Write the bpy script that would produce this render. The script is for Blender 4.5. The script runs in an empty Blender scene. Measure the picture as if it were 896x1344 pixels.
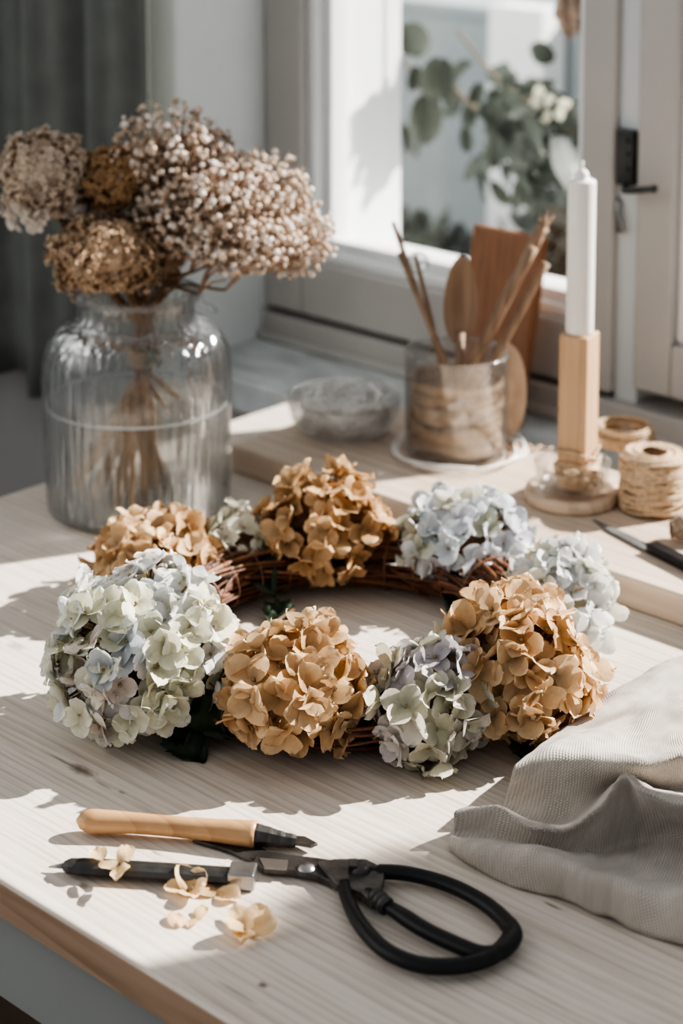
import bpy, math, random
from mathutils import Vector, Matrix, noise

# ------------------------------------------------------------------ camera model
F = 2600.; TH = math.radians(8); YP = -303 + F*math.tan(TH); XP = 448.; T = .75
FP = F/math.cos(TH); YAW = math.atan(2813/FP)
fx, fy = -math.cos(YAW), math.sin(YAW)
rx, ry = fy, -fx
CX, CY, CZ = 1.01678, -1.09560, 1.45
def ray(px, py):
    u = (px-XP)/F; v = -(py-YP)/F
    a = math.cos(TH)+v*math.sin(TH); z = -math.sin(TH)+v*math.cos(TH)
    return (a*fx+u*rx, a*fy+u*ry, z)
def G(px, py, z=T):                       # point on a horizontal plane
    d = ray(px, py); t = (z-CZ)/d[2]; return Vector((CX+d[0]*t, CY+d[1]*t, z))
def GT(px, py, h=0.): return G(px, py, T+h)
def W(px, py, Y):                         # point on a plane parallel to the window wall
    d = ray(px, py); t = (Y-CY)/d[1]; return Vector((CX+d[0]*t, Y, CZ+d[2]*t))
FW = Vector((fx, fy, 0)); RT = Vector((rx, ry, 0)); UP = Vector((0, 0, 1))
def V(px, py, c, off=0.):                 # point on the upright plane through c that faces the room corner
    d = Vector(ray(px, py)); o = Vector((CX, CY, CZ))
    t = ((c-o).dot(FW)+off)/d.dot(FW); return o+d*t

R = random.Random(7)
def U(a, b): return R.uniform(a, b)

# ------------------------------------------------------------------ materials
MATS = {}
def newmat(name):
    m = bpy.data.materials.new(name); m.use_nodes = True
    nt = m.node_tree; nt.nodes.clear()
    return m, nt, nt.nodes, nt.links
def pbr(name, col, rough=.6, metal=0., spec=.5, noise_scale=None, noise_amt=.15, bump=0., bump_scale=60., stretch=(1, 1, 1), coat=0., sss=0., trans_mix=0., vcol=False):
    m, nt, N, L = newmat(name)
    out = N.new('ShaderNodeOutputMaterial'); b = N.new('ShaderNodeBsdfPrincipled')
    b.inputs['Roughness'].default_value = rough; b.inputs['Metallic'].default_value = metal
    b.inputs['Specular IOR Level'].default_value = spec; b.inputs['Coat Weight'].default_value = coat
    b.inputs['Subsurface Weight'].default_value = sss
    b.inputs['Subsurface Radius'].default_value = (.01, .006, .004)
    tc = N.new('ShaderNodeTexCoord'); mp = N.new('ShaderNodeMapping'); mp.inputs['Scale'].default_value = stretch
    L.new(tc.outputs['Object'], mp.inputs['Vector'])
    nz = N.new('ShaderNodeTexNoise'); nz.inputs['Scale'].default_value = noise_scale or 20; nz.inputs['Detail'].default_value = 6
    L.new(mp.outputs[0], nz.inputs['Vector'])
    mr = N.new('ShaderNodeMapRange'); mr.inputs['From Min'].default_value = .3; mr.inputs['From Max'].default_value = .7
    mr.inputs['To Min'].default_value = 1-noise_amt; mr.inputs['To Max'].default_value = 1+noise_amt
    L.new(nz.outputs['Fac'], mr.inputs['Value'])
    mx = N.new('ShaderNodeVectorMath'); mx.operation = 'SCALE'
    if vcol:
        at = N.new('ShaderNodeAttribute'); at.attribute_name = 'Col'; L.new(at.outputs['Color'], mx.inputs[0])
    else: mx.inputs[0].default_value = col[:3]
    L.new(mr.outputs[0], mx.inputs['Scale']); L.new(mx.outputs[0], b.inputs['Base Color'])
    if bump:
        n2 = N.new('ShaderNodeTexNoise'); n2.inputs['Scale'].default_value = bump_scale; n2.inputs['Detail'].default_value = 4
        L.new(mp.outputs[0], n2.inputs['Vector'])
        bp = N.new('ShaderNodeBump'); bp.inputs['Strength'].default_value = bump; bp.inputs['Distance'].default_value = .002
        L.new(n2.outputs['Fac'], bp.inputs['Height']); L.new(bp.outputs[0], b.inputs['Normal'])
    if trans_mix:
        t = N.new('ShaderNodeBsdfTranslucent'); L.new(mx.outputs[0], t.inputs['Color'])
        ms = N.new('ShaderNodeMixShader'); ms.inputs[0].default_value = trans_mix
        L.new(b.outputs[0], ms.inputs[1]); L.new(t.outputs[0], ms.inputs[2]); L.new(ms.outputs[0], out.inputs[0])
    else: L.new(b.outputs[0], out.inputs[0])
    MATS[name] = m; return m

def wood(name, light, dark, along='X', freq=90., rough=.55, knots=(), contrast=.6, blotch=.06):
    m, nt, N, L = newmat(name)
    out = N.new('ShaderNodeOutputMaterial'); b = N.new('ShaderNodeBsdfPrincipled'); b.inputs['Roughness'].default_value = rough
    geo = N.new('ShaderNodeNewGeometry'); tc = N.new('ShaderNodeTexCoord')
    mp = N.new('ShaderNodeMapping')
    s = {'X': (.06, 1, 1), 'Y': (1, .06, 1), 'Z': (1, 1, .06)}[along]
    mp.inputs['Scale'].default_value = s
    L.new(tc.outputs['Object'], mp.inputs['Vector'])
    nz = N.new('ShaderNodeTexNoise'); nz.inputs['Scale'].default_value = 9; nz.inputs['Detail'].default_value = 2
    L.new(mp.outputs[0], nz.inputs['Vector'])
    ad = N.new('ShaderNodeVectorMath'); ad.operation = 'MULTIPLY_ADD'
    L.new(nz.outputs['Color'], ad.inputs[0]); ad.inputs[1].default_value = (.05, .05, .05); L.new(mp.outputs[0], ad.inputs[2])
    wv = N.new('ShaderNodeTexNoise'); wv.inputs['Scale'].default_value = freq; wv.inputs['Detail'].default_value = 4; wv.inputs['Roughness'].default_value = .6
    L.new(ad.outputs[0], wv.inputs['Vector'])
    w2 = N.new('ShaderNodeTexWave'); w2.wave_type = 'BANDS'; w2.bands_direction = {'X': 'Y', 'Y': 'X', 'Z': 'X'}[along]; w2.wave_profile = 'SAW'
    w2.inputs['Scale'].default_value = freq*.30; w2.inputs['Distortion'].default_value = 9; w2.inputs['Detail'].default_value = 3; w2.inputs['Detail Scale'].default_value = .35
    L.new(ad.outputs[0], w2.inputs['Vector'])
    mxf = N.new('ShaderNodeMath'); mxf.operation = 'MULTIPLY_ADD'; L.new(w2.outputs['Fac'], mxf.inputs[0]); mxf.inputs[1].default_value = .22
    hf = N.new('ShaderNodeMath'); hf.operation = 'MULTIPLY'; L.new(wv.outputs['Fac'], hf.inputs[0]); hf.inputs[1].default_value = .75
    L.new(hf.outputs[0], mxf.inputs[2])
    cr = N.new('ShaderNodeValToRGB'); cr.color_ramp.elements[0].position = .15; cr.color_ramp.elements[1].position = .5+(1-contrast)*.3
    cr.color_ramp.elements[0].color = (*dark, 1); cr.color_ramp.elements[1].color = (*light, 1)
    L.new(mxf.outputs[0], cr.inputs[0])
    col = cr.outputs[0]
    bn = N.new('ShaderNodeTexNoise'); bn.inputs['Scale'].default_value = 6; L.new(tc.outputs['Object'], bn.inputs['Vector'])
    mr = N.new('ShaderNodeMapRange'); mr.inputs['To Min'].default_value = 1-blotch*2; mr.inputs['To Max'].default_value = 1+blotch*2; L.new(bn.outputs['Fac'], mr.inputs['Value'])
    sc = N.new('ShaderNodeVectorMath'); sc.operation = 'SCALE'; L.new(col, sc.inputs[0]); L.new(mr.outputs[0], sc.inputs['Scale']); col = sc.outputs[0]
    for (kx, ky, ka, kb, kd) in knots:      # x, y, half length, half width, darkness
        sb = N.new('ShaderNodeVectorMath'); sb.operation = 'SUBTRACT'; L.new(geo.outputs['Position'], sb.inputs[0]); sb.inputs[1].default_value = (kx, ky, T)
        ml = N.new('ShaderNodeVectorMath'); ml.operation = 'MULTIPLY'; L.new(sb.outputs[0], ml.inputs[0]); ml.inputs[1].default_value = (1/ka, 1/kb, 1/kb)
        kn = N.new('ShaderNodeTexNoise'); kn.inputs['Scale'].default_value = 1.6; L.new(ml.outputs[0], kn.inputs['Vector'])
        kk = N.new('ShaderNodeVectorMath'); kk.operation = 'MULTIPLY_ADD'; L.new(kn.outputs['Color'], kk.inputs[0]); kk.inputs[1].default_value = (1.1, 1.1, 0); L.new(ml.outputs[0], kk.inputs[2])
        ks = N.new('ShaderNodeVectorMath'); ks.operation = 'SUBTRACT'; L.new(kk.outputs[0], ks.inputs[0]); ks.inputs[1].default_value = (.55, .55, 0)
        ln = N.new('ShaderNodeVectorMath'); ln.operation = 'LENGTH'; L.new(ks.outputs[0], ln.inputs[0])
        r2 = N.new('ShaderNodeMapRange'); r2.inputs['From Min'].default_value = .3; r2.inputs['From Max'].default_value = 1.1; r2.inputs['To Min'].default_value = kd; r2.inputs['To Max'].default_value = 0
        L.new(ln.outputs['Value'], r2.inputs['Value'])
        mc = N.new('ShaderNodeMix'); mc.data_type = 'RGBA'; L.new(r2.outputs[0], mc.inputs['Factor']); L.new(col, mc.inputs['A']); mc.inputs['B'].default_value = (.16, .12, .09, 1)
        col = mc.outputs['Result']
    L.new(col, b.inputs['Base Color'])
    bp = N.new('ShaderNodeBump'); bp.inputs['Strength'].default_value = .25; bp.inputs['Distance'].default_value = .001
    L.new(mxf.outputs[0], bp.inputs['Height']); L.new(bp.outputs[0], b.inputs['Normal'])
    L.new(b.outputs[0], out.inputs[0]); MATS[name] = m; return m

def glass(name, tint=(.95, .97, .97), clear=.6, ribs=0., milky=.05, ior=1.45, rough=.0, rim=.0, gl_amt=.4):
    """clear glass: part of the light goes straight on, part is refracted and reflected"""
    m, nt, N, L = newmat(name); out = N.new('ShaderNodeOutputMaterial')
    tr = N.new('ShaderNodeBsdfTransparent'); tr.inputs[0].default_value = (*tint, 1)
    gl = N.new('ShaderNodeBsdfGlass'); gl.inputs['IOR'].default_value = ior; gl.inputs['Roughness'].default_value = rough; gl.inputs[0].default_value = (*tint, 1)
    gs = N.new('ShaderNodeBsdfGlossy'); gs.inputs['Roughness'].default_value = .08
    df = N.new('ShaderNodeBsdfDiffuse'); df.inputs[0].default_value = (.85, .88, .88, 1)
    m1 = N.new('ShaderNodeMixShader'); m1.inputs[0].default_value = clear; L.new(gl.outputs[0], m1.inputs[1]); L.new(tr.outputs[0], m1.inputs[2])
    lw = N.new('ShaderNodeLayerWeight'); lw.inputs[0].default_value = .35
    mm = N.new('ShaderNodeMath'); mm.operation = 'MULTIPLY_ADD'; L.new(lw.outputs['Fresnel'], mm.inputs[0]); mm.inputs[1].default_value = gl_amt; mm.inputs[2].default_value = .012+rim
    m2 = N.new('ShaderNodeMixShader'); L.new(mm.outputs[0], m2.inputs[0]); L.new(m1.outputs[0], m2.inputs[1]); L.new(gs.outputs[0], m2.inputs[2])
    m3 = N.new('ShaderNodeMixShader'); m3.inputs[0].default_value = milky; L.new(m2.outputs[0], m3.inputs[1]); L.new(df.outputs[0], m3.inputs[2])
    L.new(m3.outputs[0], out.inputs[0])
    if ribs:
        tc = N.new('ShaderNodeTexCoord'); mp = N.new('ShaderNodeMapping'); mp.inputs['Scale'].default_value = (1.4, 1.4, .14)
        nz = N.new('ShaderNodeTexNoise'); nz.inputs['Scale'].default_value = 95; nz.inputs['Detail'].default_value = 1.5
        L.new(tc.outputs['Object'], mp.inputs[0]); L.new(mp.outputs[0], nz.inputs['Vector'])
        bp = N.new('ShaderNodeBump'); bp.inputs['Strength'].default_value = ribs; bp.inputs['Distance'].default_value = .004
        L.new(nz.outputs['Fac'], bp.inputs['Height'])
        for n in (gl, gs, lw): L.new(bp.outputs[0], n.inputs['Normal'])
    MATS[name] = m; return m

knots = []
for (px, py, a, b_, d) in [(108, 1011, .015, .006, .8), (85, 1000, .02, .0015, .5), (135, 1030, .012, .0015, .5), (160, 1040, .004, .002, .5), (22, 848, .012, .006, .45), (110, 1163, .005, .003, .7), (345, 1293, .004, .003, .9), (310, 1302, .02, .002, .45), (725, 1189, .008, .0015, .8), (205, 1120, .006, .0015, .6), (640, 1070, .05, .0015, .3)]:
    g = G(px, py); knots.append((g.x, g.y, a, b_, d))
wood('whitewashed_pine', (.74, .665, .585), (.46, .375, .30), 'X', 150., .5, knots, .8)
wood('pine_edge', (.42, .29, .20), (.25, .16, .10), 'X', 120., .55, (), .8)
wood('tray_pine', (.67, .56, .46), (.43, .325, .24), 'X', 70., .5, (), .5)
wood('beech', (.62, .41, .25), (.44, .27, .16), 'Z', 120., .5, (), .5)
wood('brown_board', (.34, .16, .08), (.20, .085, .04), 'Z', 110., .45, (), .7)
wood('handle_wood', (.60, .37, .19), (.40, .21, .10), 'X', 60., .35, (), .5)
wood('stick_wood', (.35, .24, .165), (.14, .095, .065), 'Z', 90., .6, (), .8)
wood('floor_wood', (.11, .075, .05), (.05, .035, .02), 'X', 20., .5, (), .8)
wood('veneer', (.62, .43, .28), (.34, .21, .12), 'X', 140., .6, (), .8)
wood('coaster_wood', (.66, .52, .40), (.45, .32, .22), 'X', 80., .5, (), .6)
pbr('plaster', (.78, .82, .82), .9, noise_scale=8, noise_amt=.05, bump=.35, bump_scale=45)
pbr('lower_wall_shaded', (.34, .33, .32), .9, noise_scale=8, noise_amt=.06, bump=.2, bump_scale=45)  # wall below the sill; its shade is put into the darker colour
pbr('sill_stone', (.54, .57, .57), .55, noise_scale=14, noise_amt=.25, bump=.2, bump_scale=60, stretch=(1, 2, 1))
pbr('window_paint', (.47, .45, .425), .45, noise_scale=10, noise_amt=.04, bump=.08, bump_scale=80)
pbr('window_lit_paint', (.82, .83, .83), .4, noise_scale=10, noise_amt=.03)  # sash paint with the light on the inner steps put in the colour
pbr('rebate_paint', (.60, .63, .635), .45, noise_scale=10, noise_amt=.04)
pbr('outside_white', (.85, .87, .88), .9, noise_scale=6, noise_amt=.04, bump=.3, bump_scale=30)
pbr('garden_wall', (.36, .40, .42), .95, noise_scale=3, noise_amt=.18, bump=.3, bump_scale=20)
pbr('ground_outside', (.30, .31, .29), .95, noise_scale=9, noise_amt=.3)
pbr('apron_paint', (.30, .31, .295), .6, noise_scale=7, noise_amt=.05)
pbr('curtain_cloth', (.17, .178, .163), .95, noise_scale=25, noise_amt=.12, bump=.4, bump_scale=500)
pbr('dark_iron', (.09, .088, .085), .45, metal=.6, noise_scale=30, noise_amt=.3, bump=.3, bump_scale=120)
pbr('black_coating', (.012, .012, .013), .42, noise_scale=40, noise_amt=.15, bump=.15, bump_scale=160, spec=.4)
pbr('forged_steel', (.10, .095, .09), .38, metal=.7, noise_scale=60, noise_amt=.4, bump=.35, bump_scale=150)
pbr('bright_steel', (.36, .355, .35), .3, metal=.9, noise_scale=50, noise_amt=.2, bump=.2, bump_scale=120)
pbr('twig_bark', (.13, .055, .03), .5, vcol=True, noise_scale=120, noise_amt=.3, bump=.5, bump_scale=200)
pbr('stem_bark', (.3, .18, .1), .65, vcol=True, noise_scale=140, noise_amt=.35, bump=.5, bump_scale=250)
pbr('petal_tissue', (1, 1, 1), .6, vcol=True, noise_scale=160, noise_amt=.08, bump=.25, bump_scale=260, spec=.25, trans_mix=.28)
pbr('seed_husk', (1, 1, 1), .6, vcol=True, noise_scale=200, noise_amt=.12, trans_mix=.1)
pbr('green_leaf', (.03, .055, .025), .5, noise_scale=60, noise_amt=.5, bump=.5, bump_scale=120, trans_mix=.15)
pbr('tree_leaf', (.10, .13, .09), .55, noise_scale=9, noise_amt=.35, trans_mix=.2, vcol=True)
pbr('bark', (.16, .13, .10), .8, noise_scale=30, noise_amt=.3, bump=.5)
pbr('wax', (.86, .83, .78), .4, noise_scale=30, noise_amt=.02, sss=.25)
pbr('twine', (.58, .43, .29), .9, noise_scale=260, noise_amt=.25, bump=.5, bump_scale=500)
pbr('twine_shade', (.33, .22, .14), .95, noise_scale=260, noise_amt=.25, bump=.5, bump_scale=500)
pbr('raffia', (.58, .43, .29), .8, noise_scale=150, noise_amt=.3, bump=.3, bump_scale=300)
pbr('white_cord', (.93, .92, .89), .7, noise_scale=100, noise_amt=.08)
pbr('burlap', (.40, .30, .22), .95, noise_scale=200, noise_amt=.4, bump=.8, bump_scale=400)
pbr('blade_grey', (.17, .18, .18), .45, metal=.3, noise_scale=40, noise_amt=.2)
pbr('core_brown', (.10, .05, .025), .9, noise_scale=80, noise_amt=.4)
pbr('white_plastic', (.82, .82, .80), .4, noise_scale=20, noise_amt=.02)
glass('jar_glass', (.975, .98, .98), clear=.82, ribs=1., milky=.012, gl_amt=.62)
glass('clear_glass', (.98, .985, .985), clear=.86, milky=.008)
glass('bowl_glass', (.99, .99, .99), clear=.86, milky=.02)
glass('water', (.96, .97, .97), clear=.72, ior=1.15, milky=.075, gl_amt=.15)  # milky white stands in for the lit table reflected in the water
glass('meniscus', (.97, .98, .98), clear=.5, milky=.55)
glass('window_glass', (.99, .99, .99), clear=1., milky=.0, gl_amt=.12)
# linen
m, nt, N, L = newmat('linen'); MATS['linen'] = m
out = N.new('ShaderNodeOutputMaterial'); b = N.new('ShaderNodeBsdfPrincipled'); b.inputs['Roughness'].default_value = .95; b.inputs['Specular IOR Level'].default_value = .1
b.inputs['Sheen Weight'].default_value = .3
uv = N.new('ShaderNodeUVMap'); uv.uv_map = 'UVMap'
ws = []
for ax in 'XY':
    w = N.new('ShaderNodeTexWave'); w.bands_direction = ax; w.inputs['Scale'].default_value = 165; w.inputs['Distortion'].default_value = 1.4; w.inputs['Detail'].default_value = 2; w.inputs['Detail Scale'].default_value = .3
    L.new(uv.outputs[0], w.inputs['Vector']); ws.append(w)
ad = N.new('ShaderNodeMath'); ad.operation = 'MULTIPLY'; L.new(ws[0].outputs['Fac'], ad.inputs[0]); L.new(ws[1].outputs['Fac'], ad.inputs[1])
nz = N.new('ShaderNodeTexNoise'); nz.inputs['Scale'].default_value = 60; nz.inputs['Detail'].default_value = 5; L.new(uv.outputs[0], nz.inputs['Vector'])
cr = N.new('ShaderNodeValToRGB'); cr.color_ramp.elements[0].color = (.28, .235, .19, 1); cr.color_ramp.elements[1].color = (.72, .66, .59, 1); cr.color_ramp.elements[1].position = .7
sm = N.new('ShaderNodeMath'); sm.operation = 'MULTIPLY_ADD'; L.new(nz.outputs['Fac'], sm.inputs[0]); sm.inputs[1].default_value = .5; L.new(ad.outputs[0], sm.inputs[2]); L.new(sm.outputs[0], cr.inputs[0])
L.new(cr.outputs[0], b.inputs['Base Color'])
bp = N.new('ShaderNodeBump'); bp.inputs['Strength'].default_value = .7; bp.inputs['Distance'].default_value = .0012; L.new(ad.outputs[0], bp.inputs['Height']); L.new(bp.outputs[0], b.inputs['Normal'])
L.new(b.outputs[0], out.inputs[0])

# ------------------------------------------------------------------ mesh building
COL = bpy.context.scene.collection
class MB:
    def __init__(s): s.v = []; s.f = []; s.c = []; s.smooth = True
    def add(s, vs, fs, col=None):
        o = len(s.v); s.v += [tuple(v) for v in vs]; s.f += [tuple(i+o for i in f) for f in fs]
        if col is None: col = (.5, .5, .5)
        s.c += (list(col) if isinstance(col, list) else [col]*len(vs))
    def box(s, x0, x1, y0, y1, z0, z1):
        vs = [(x, y, z) for x in (x0, x1) for y in (y0, y1) for z in (z0, z1)]
        s.add(vs, [(0, 1, 3, 2), (4, 6, 7, 5), (0, 4, 5, 1), (2, 3, 7, 6), (0, 2, 6, 4), (1, 5, 7, 3)])
    def obox(s, c, ax, ay, az):             # oriented box from half-axis vectors
        c = Vector(c); vs = [c+i*Vector(ax)+j*Vector(ay)+k*Vector(az) for i in (-1, 1) for j in (-1, 1) for k in (-1, 1)]
        s.add(vs, [(0, 1, 3, 2), (4, 6, 7, 5), (0, 4, 5, 1), (2, 3, 7, 6), (0, 2, 6, 4), (1, 5, 7, 3)])
    def tube(s, pts, rad, seg=8, col=None, flat=1., closed=False, up=None):
        pts = [Vector(p) for p in pts]; n = len(pts)
        if not isinstance(rad, (list, tuple)): rad = [rad]*n
        vs = []; prev = None
        for i, p in enumerate(pts):
            if closed: t = pts[(i+1) % n]-pts[i-1]
            else: t = pts[min(i+1, n-1)]-pts[max(i-1, 0)]
            if t.length < 1e-9: t = Vector((0, 0, 1))
            t.normalize()
            if up is not None: a = t.cross(Vector(up))
            elif prev is None: a = t.cross(Vector((0, 0, 1)) if abs(t.z) < .9 else Vector((1, 0, 0)))
            else: a = prev-t*prev.dot(t)
            a.normalize(); prev = a; b = t.cross(a)
            for k in range(seg):
                an = 2*math.pi*k/seg; vs.append(p+a*math.cos(an)*rad[i]+b*math.sin(an)*rad[i]*flat)
        fs = []
        for i in range(n if closed else n-1):
            j = (i+1) % n
            for k in range(seg): fs.append((i*seg+k, i*seg+(k+1) % seg, j*seg+(k+1) % seg, j*seg+k))
        if not closed: fs += [tuple(range(seg-1, -1, -1)), tuple(range((n-1)*seg, n*seg))]
        s.add(vs, fs, col)
    def lathe(s, prof, c, seg=48, closed=False):
        c = Vector(c); vs = []; fs = []; n = len(prof)
        for (r, z) in prof:
            for k in range(seg):
                a = 2*math.pi*k/seg; vs.append(c+Vector((r*math.cos(a), r*math.sin(a), z)))
        for i in range(n if closed else n-1):
            j = (i+1) % n
            for k in range(seg): fs.append((i*seg+k, i*seg+(k+1) % seg, j*seg+(k+1) % seg, j*seg+k))
        s.add(vs, fs)
    def grid(s, rows, col=None):
        m_, n_ = len(rows), len(rows[0]); vs = [p for r_ in rows for p in r_]
        s.add(vs, [(i*n_+j, i*n_+j+1, (i+1)*n_+j+1, (i+1)*n_+j) for i in range(m_-1) for j in range(n_-1)], col)
    def ball(s, c, r, col=None, nu=6, nv=4, ax=(1, 1, 1)):
        c = Vector(c); vs = [c+Vector((0, 0, r*ax[2]))]; fs = []
        for i in range(1, nv):
            t = math.pi*i/nv
            for k in range(nu):
                a = 2*math.pi*k/nu; vs.append(c+Vector((r*ax[0]*math.sin(t)*math.cos(a), r*ax[1]*math.sin(t)*math.sin(a), r*ax[2]*math.cos(t))))
        vs.append(c-Vector((0, 0, r*ax[2])))
        for k in range(nu): fs.append((0, 1+k, 1+(k+1) % nu))
        for i in range(nv-2):
            for k in range(nu): fs.append((1+i*nu+k, 1+(i+1)*nu+k, 1+(i+1)*nu+(k+1) % nu, 1+i*nu+(k+1) % nu))
        o = 1+(nv-2)*nu
        for k in range(nu): fs.append((len(vs)-1, o+(k+1) % nu, o+k))
        s.add(vs, fs, col)
    def prism(s, outline, z0, z1):          # outline of (x,y), upright extrusion
        n = len(outline); vs = [(p[0], p[1], z0) for p in outline]+[(p[0], p[1], z1) for p in outline]
        s.add(vs, [tuple(range(n-1, -1, -1)), tuple(range(n, 2*n))]+[(i, (i+1) % n, n+(i+1) % n, n+i) for i in range(n)])
    def build(s, name, mat, parent=None, bevel=0., smooth=None, base=None, solid=0., subsurf=0):
        o0 = Vector((0, 0, 0))
        if parent is not None:
            p = parent
            while p is not None: o0 += p.location; p = p.parent
        if base is not None and parent is None: o0 = Vector(base)
        me = bpy.data.meshes.new(name); me.from_pydata([(v[0]-o0.x, v[1]-o0.y, v[2]-o0.z) for v in s.v], [], s.f); me.update()
        ca = me.color_attributes.new('Col', 'FLOAT_COLOR', 'POINT')
        flat = []
        for c in s.c: flat += [c[0], c[1], c[2], 1]
        ca.data.foreach_set('color', flat)
        sm_ = s.smooth if smooth is None else smooth
        me.polygons.foreach_set('use_smooth', [sm_]*len(me.polygons))
        me.materials.append(MATS[mat])
        o = bpy.data.objects.new(name, me); COL.objects.link(o)
        if parent is not None: o.parent = parent
        else: o.location = o0
        if solid:
            md = o.modifiers.new('Solidify', 'SOLIDIFY'); md.thickness = solid; md.offset = 0
        if bevel:
            md = o.modifiers.new('Bevel', 'BEVEL'); md.width = bevel; md.segments = 3; md.limit_method = 'ANGLE'
        if subsurf:
            md = o.modifiers.new('Subsurf', 'SUBSURF'); md.levels = subsurf; md.render_levels = subsurf
        return o
def tag(o, label=None, cat=None, group=None, kind=None):
    if label: o['label'] = label
    if cat: o['category'] = cat
    if group: o['group'] = group
    if kind: o['kind'] = kind
    return o
def empty(name, loc, label, cat, group=None, kind=None):
    o = bpy.data.objects.new(name, None); o.empty_display_size = .02; COL.objects.link(o); o.location = loc
    return tag(o, label, cat, group, kind)
def cr_curve(pts, n):                       # Catmull-Rom, resampled by arc length
    pts = [Vector(p) for p in pts]; P_ = [pts[0]*2-pts[1]]+pts+[pts[-1]*2-pts[-2]]; dense = []
    for i in range(1, len(P_)-2):
        for k in range(12):
            t = k/12; a, b_, c, d = P_[i-1], P_[i], P_[i+1], P_[i+2]
            dense.append(.5*((2*b_)+(c-a)*t+(2*a-5*b_+4*c-d)*t*t+(3*b_-a-3*c+d)*t**3))
    dense.append(pts[-1]); L_ = [0]
    for i in range(1, len(dense)): L_.append(L_[-1]+(dense[i]-dense[i-1]).length)
    out = []; j = 0
    for k in range(n):
        s_ = L_[-1]*k/(n-1)
        while j < len(dense)-2 and L_[j+1] < s_: j += 1
        d = L_[j+1]-L_[j]; out.append(dense[j].lerp(dense[j+1], (s_-L_[j])/d if d > 1e-9 else 0))
    return out
def ortho(n):
    n = n.normalized(); a = n.cross(Vector((0, 0, 1)) if abs(n.z) < .9 else Vector((1, 0, 0))).normalized()
    return n, a, n.cross(a)
def mixc(a, b_, t): return tuple(a[i]*(1-t)+b_[i]*t for i in range(3))

# ------------------------------------------------------------------ petals and flower heads
def petal(mb, o, d, n, Lp, Wp, cup, curl, col, edge, nu=6, nv=4, rg=R, point=0.):
    s_ = d.cross(n).normalized(); rows = []; cols = []
    ph, ph2 = rg.uniform(0, 6), rg.uniform(0, 6); wr_ = rg.uniform(.04, .10); sk = rg.uniform(-.12, .12)
    for i in range(nu+1):
        t = i/nu; phi = .42+(math.pi-.42)*t; u = (math.cos(.42)-math.cos(phi))/(math.cos(.42)+1)
        w = Wp*.5*math.sin(phi)**(.85+point)*(1-.25*(1-t)) if i < nu else Wp*.04
        for j in range(nv+1):
            v = -1+2*j/nv
            z = cup*(v*v)*w*.9*(.3+.7*u)+curl*Lp*u*u+Lp*wr_*(math.sin(ph+v*2.6+u*2.5)+.6*math.sin(ph2+v*5+u*6)*u)
            rows.append(o+d*(Lp*u*(1-.04*v*v))+s_*(w*v+sk*Lp*u*u)+n*z)
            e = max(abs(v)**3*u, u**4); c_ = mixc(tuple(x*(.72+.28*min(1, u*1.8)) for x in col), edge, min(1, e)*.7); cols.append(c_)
    k = nv+1
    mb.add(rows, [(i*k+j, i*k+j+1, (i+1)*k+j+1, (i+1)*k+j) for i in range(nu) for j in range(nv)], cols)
def floret(mb, p, n, size, pal, cup=.35, lift=.35, rg=R, nu=6, nv=4, center=None, npet=4):
    n, a, b_ = ortho(n); th0 = rg.uniform(0, 6.28); base, edge = pal(rg)
    for k in range(npet):
        if rg.random() < .04: continue
        th = th0+k*2*math.pi/npet+rg.uniform(-.22, .22); d = a*math.cos(th)+b_*math.sin(th)
        l = lift+rg.uniform(-.28, .35); dd = (d*math.cos(l)+n*math.sin(l)).normalized(); nn = (n*math.cos(l)-d*math.sin(l)).normalized()
        v = rg.uniform(.86, 1.12); c = tuple(min(1, x*v) for x in base)
        s_ = size*rg.uniform(.82, 1.15)
        petal(mb, p+n*rg.uniform(-.001, .001), dd, nn, s_, s_*rg.uniform(.95, 1.2), cup*rg.uniform(-.3, 1.4), rg.uniform(-.35, .25), c, edge, nu, nv, rg)
    if center: mb.ball(p+n*.0012, size*.09, center, 5, 4)
def pal_tan(rg):
    t = rg.random(); b_ = mixc((.60, .39, .205), (.77, .56, .35), t)
    if rg.random() < .12: b_ = (.48, .29, .15)
    return b_, (.86, .67, .44)
def pal_tandark(rg):
    t = rg.random(); return mixc((.50, .30, .14), (.71, .49, .285), t), (.80, .61, .40)
def pal_left(rg):
    t = rg.random()
    if t < .34: b_ = (.78, .79, .78)
    elif t < .84: b_ = (.80, .78, .60)
    elif t < .92: b_ = (.66, .70, .73)
    else: b_ = (.74, .64, .56)
    return b_, (.88, .88, .84)
def pal_blue(rg):
    t = rg.random()
    b_ = (.70, .74, .77) if t < .5 else ((.62, .64, .50) if t < .74 else ((.66, .66, .71) if t < .9 else (.76, .72, .58)))
    return b_, (.84, .87, .88)
def pal_white(rg):
    t = rg.random(); b_ = (.78, .80, .80) if t < .5 else ((.82, .81, .70) if t < .85 else (.74, .66, .48)); return b_, (.92, .92, .89)
def pal_cream(rg):
    return mixc((.78, .77, .62), (.84, .82, .74), rg.random()), (.90, .88, .80)
def pal_lilac(rg):
    t = rg.random(); b_ = (.60, .56, .58) if t < .35 else ((.64, .62, .46) if t < .7 else (.70, .66, .57)); return b_, (.80, .76, .72)
GOLD = 2.39996
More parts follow.
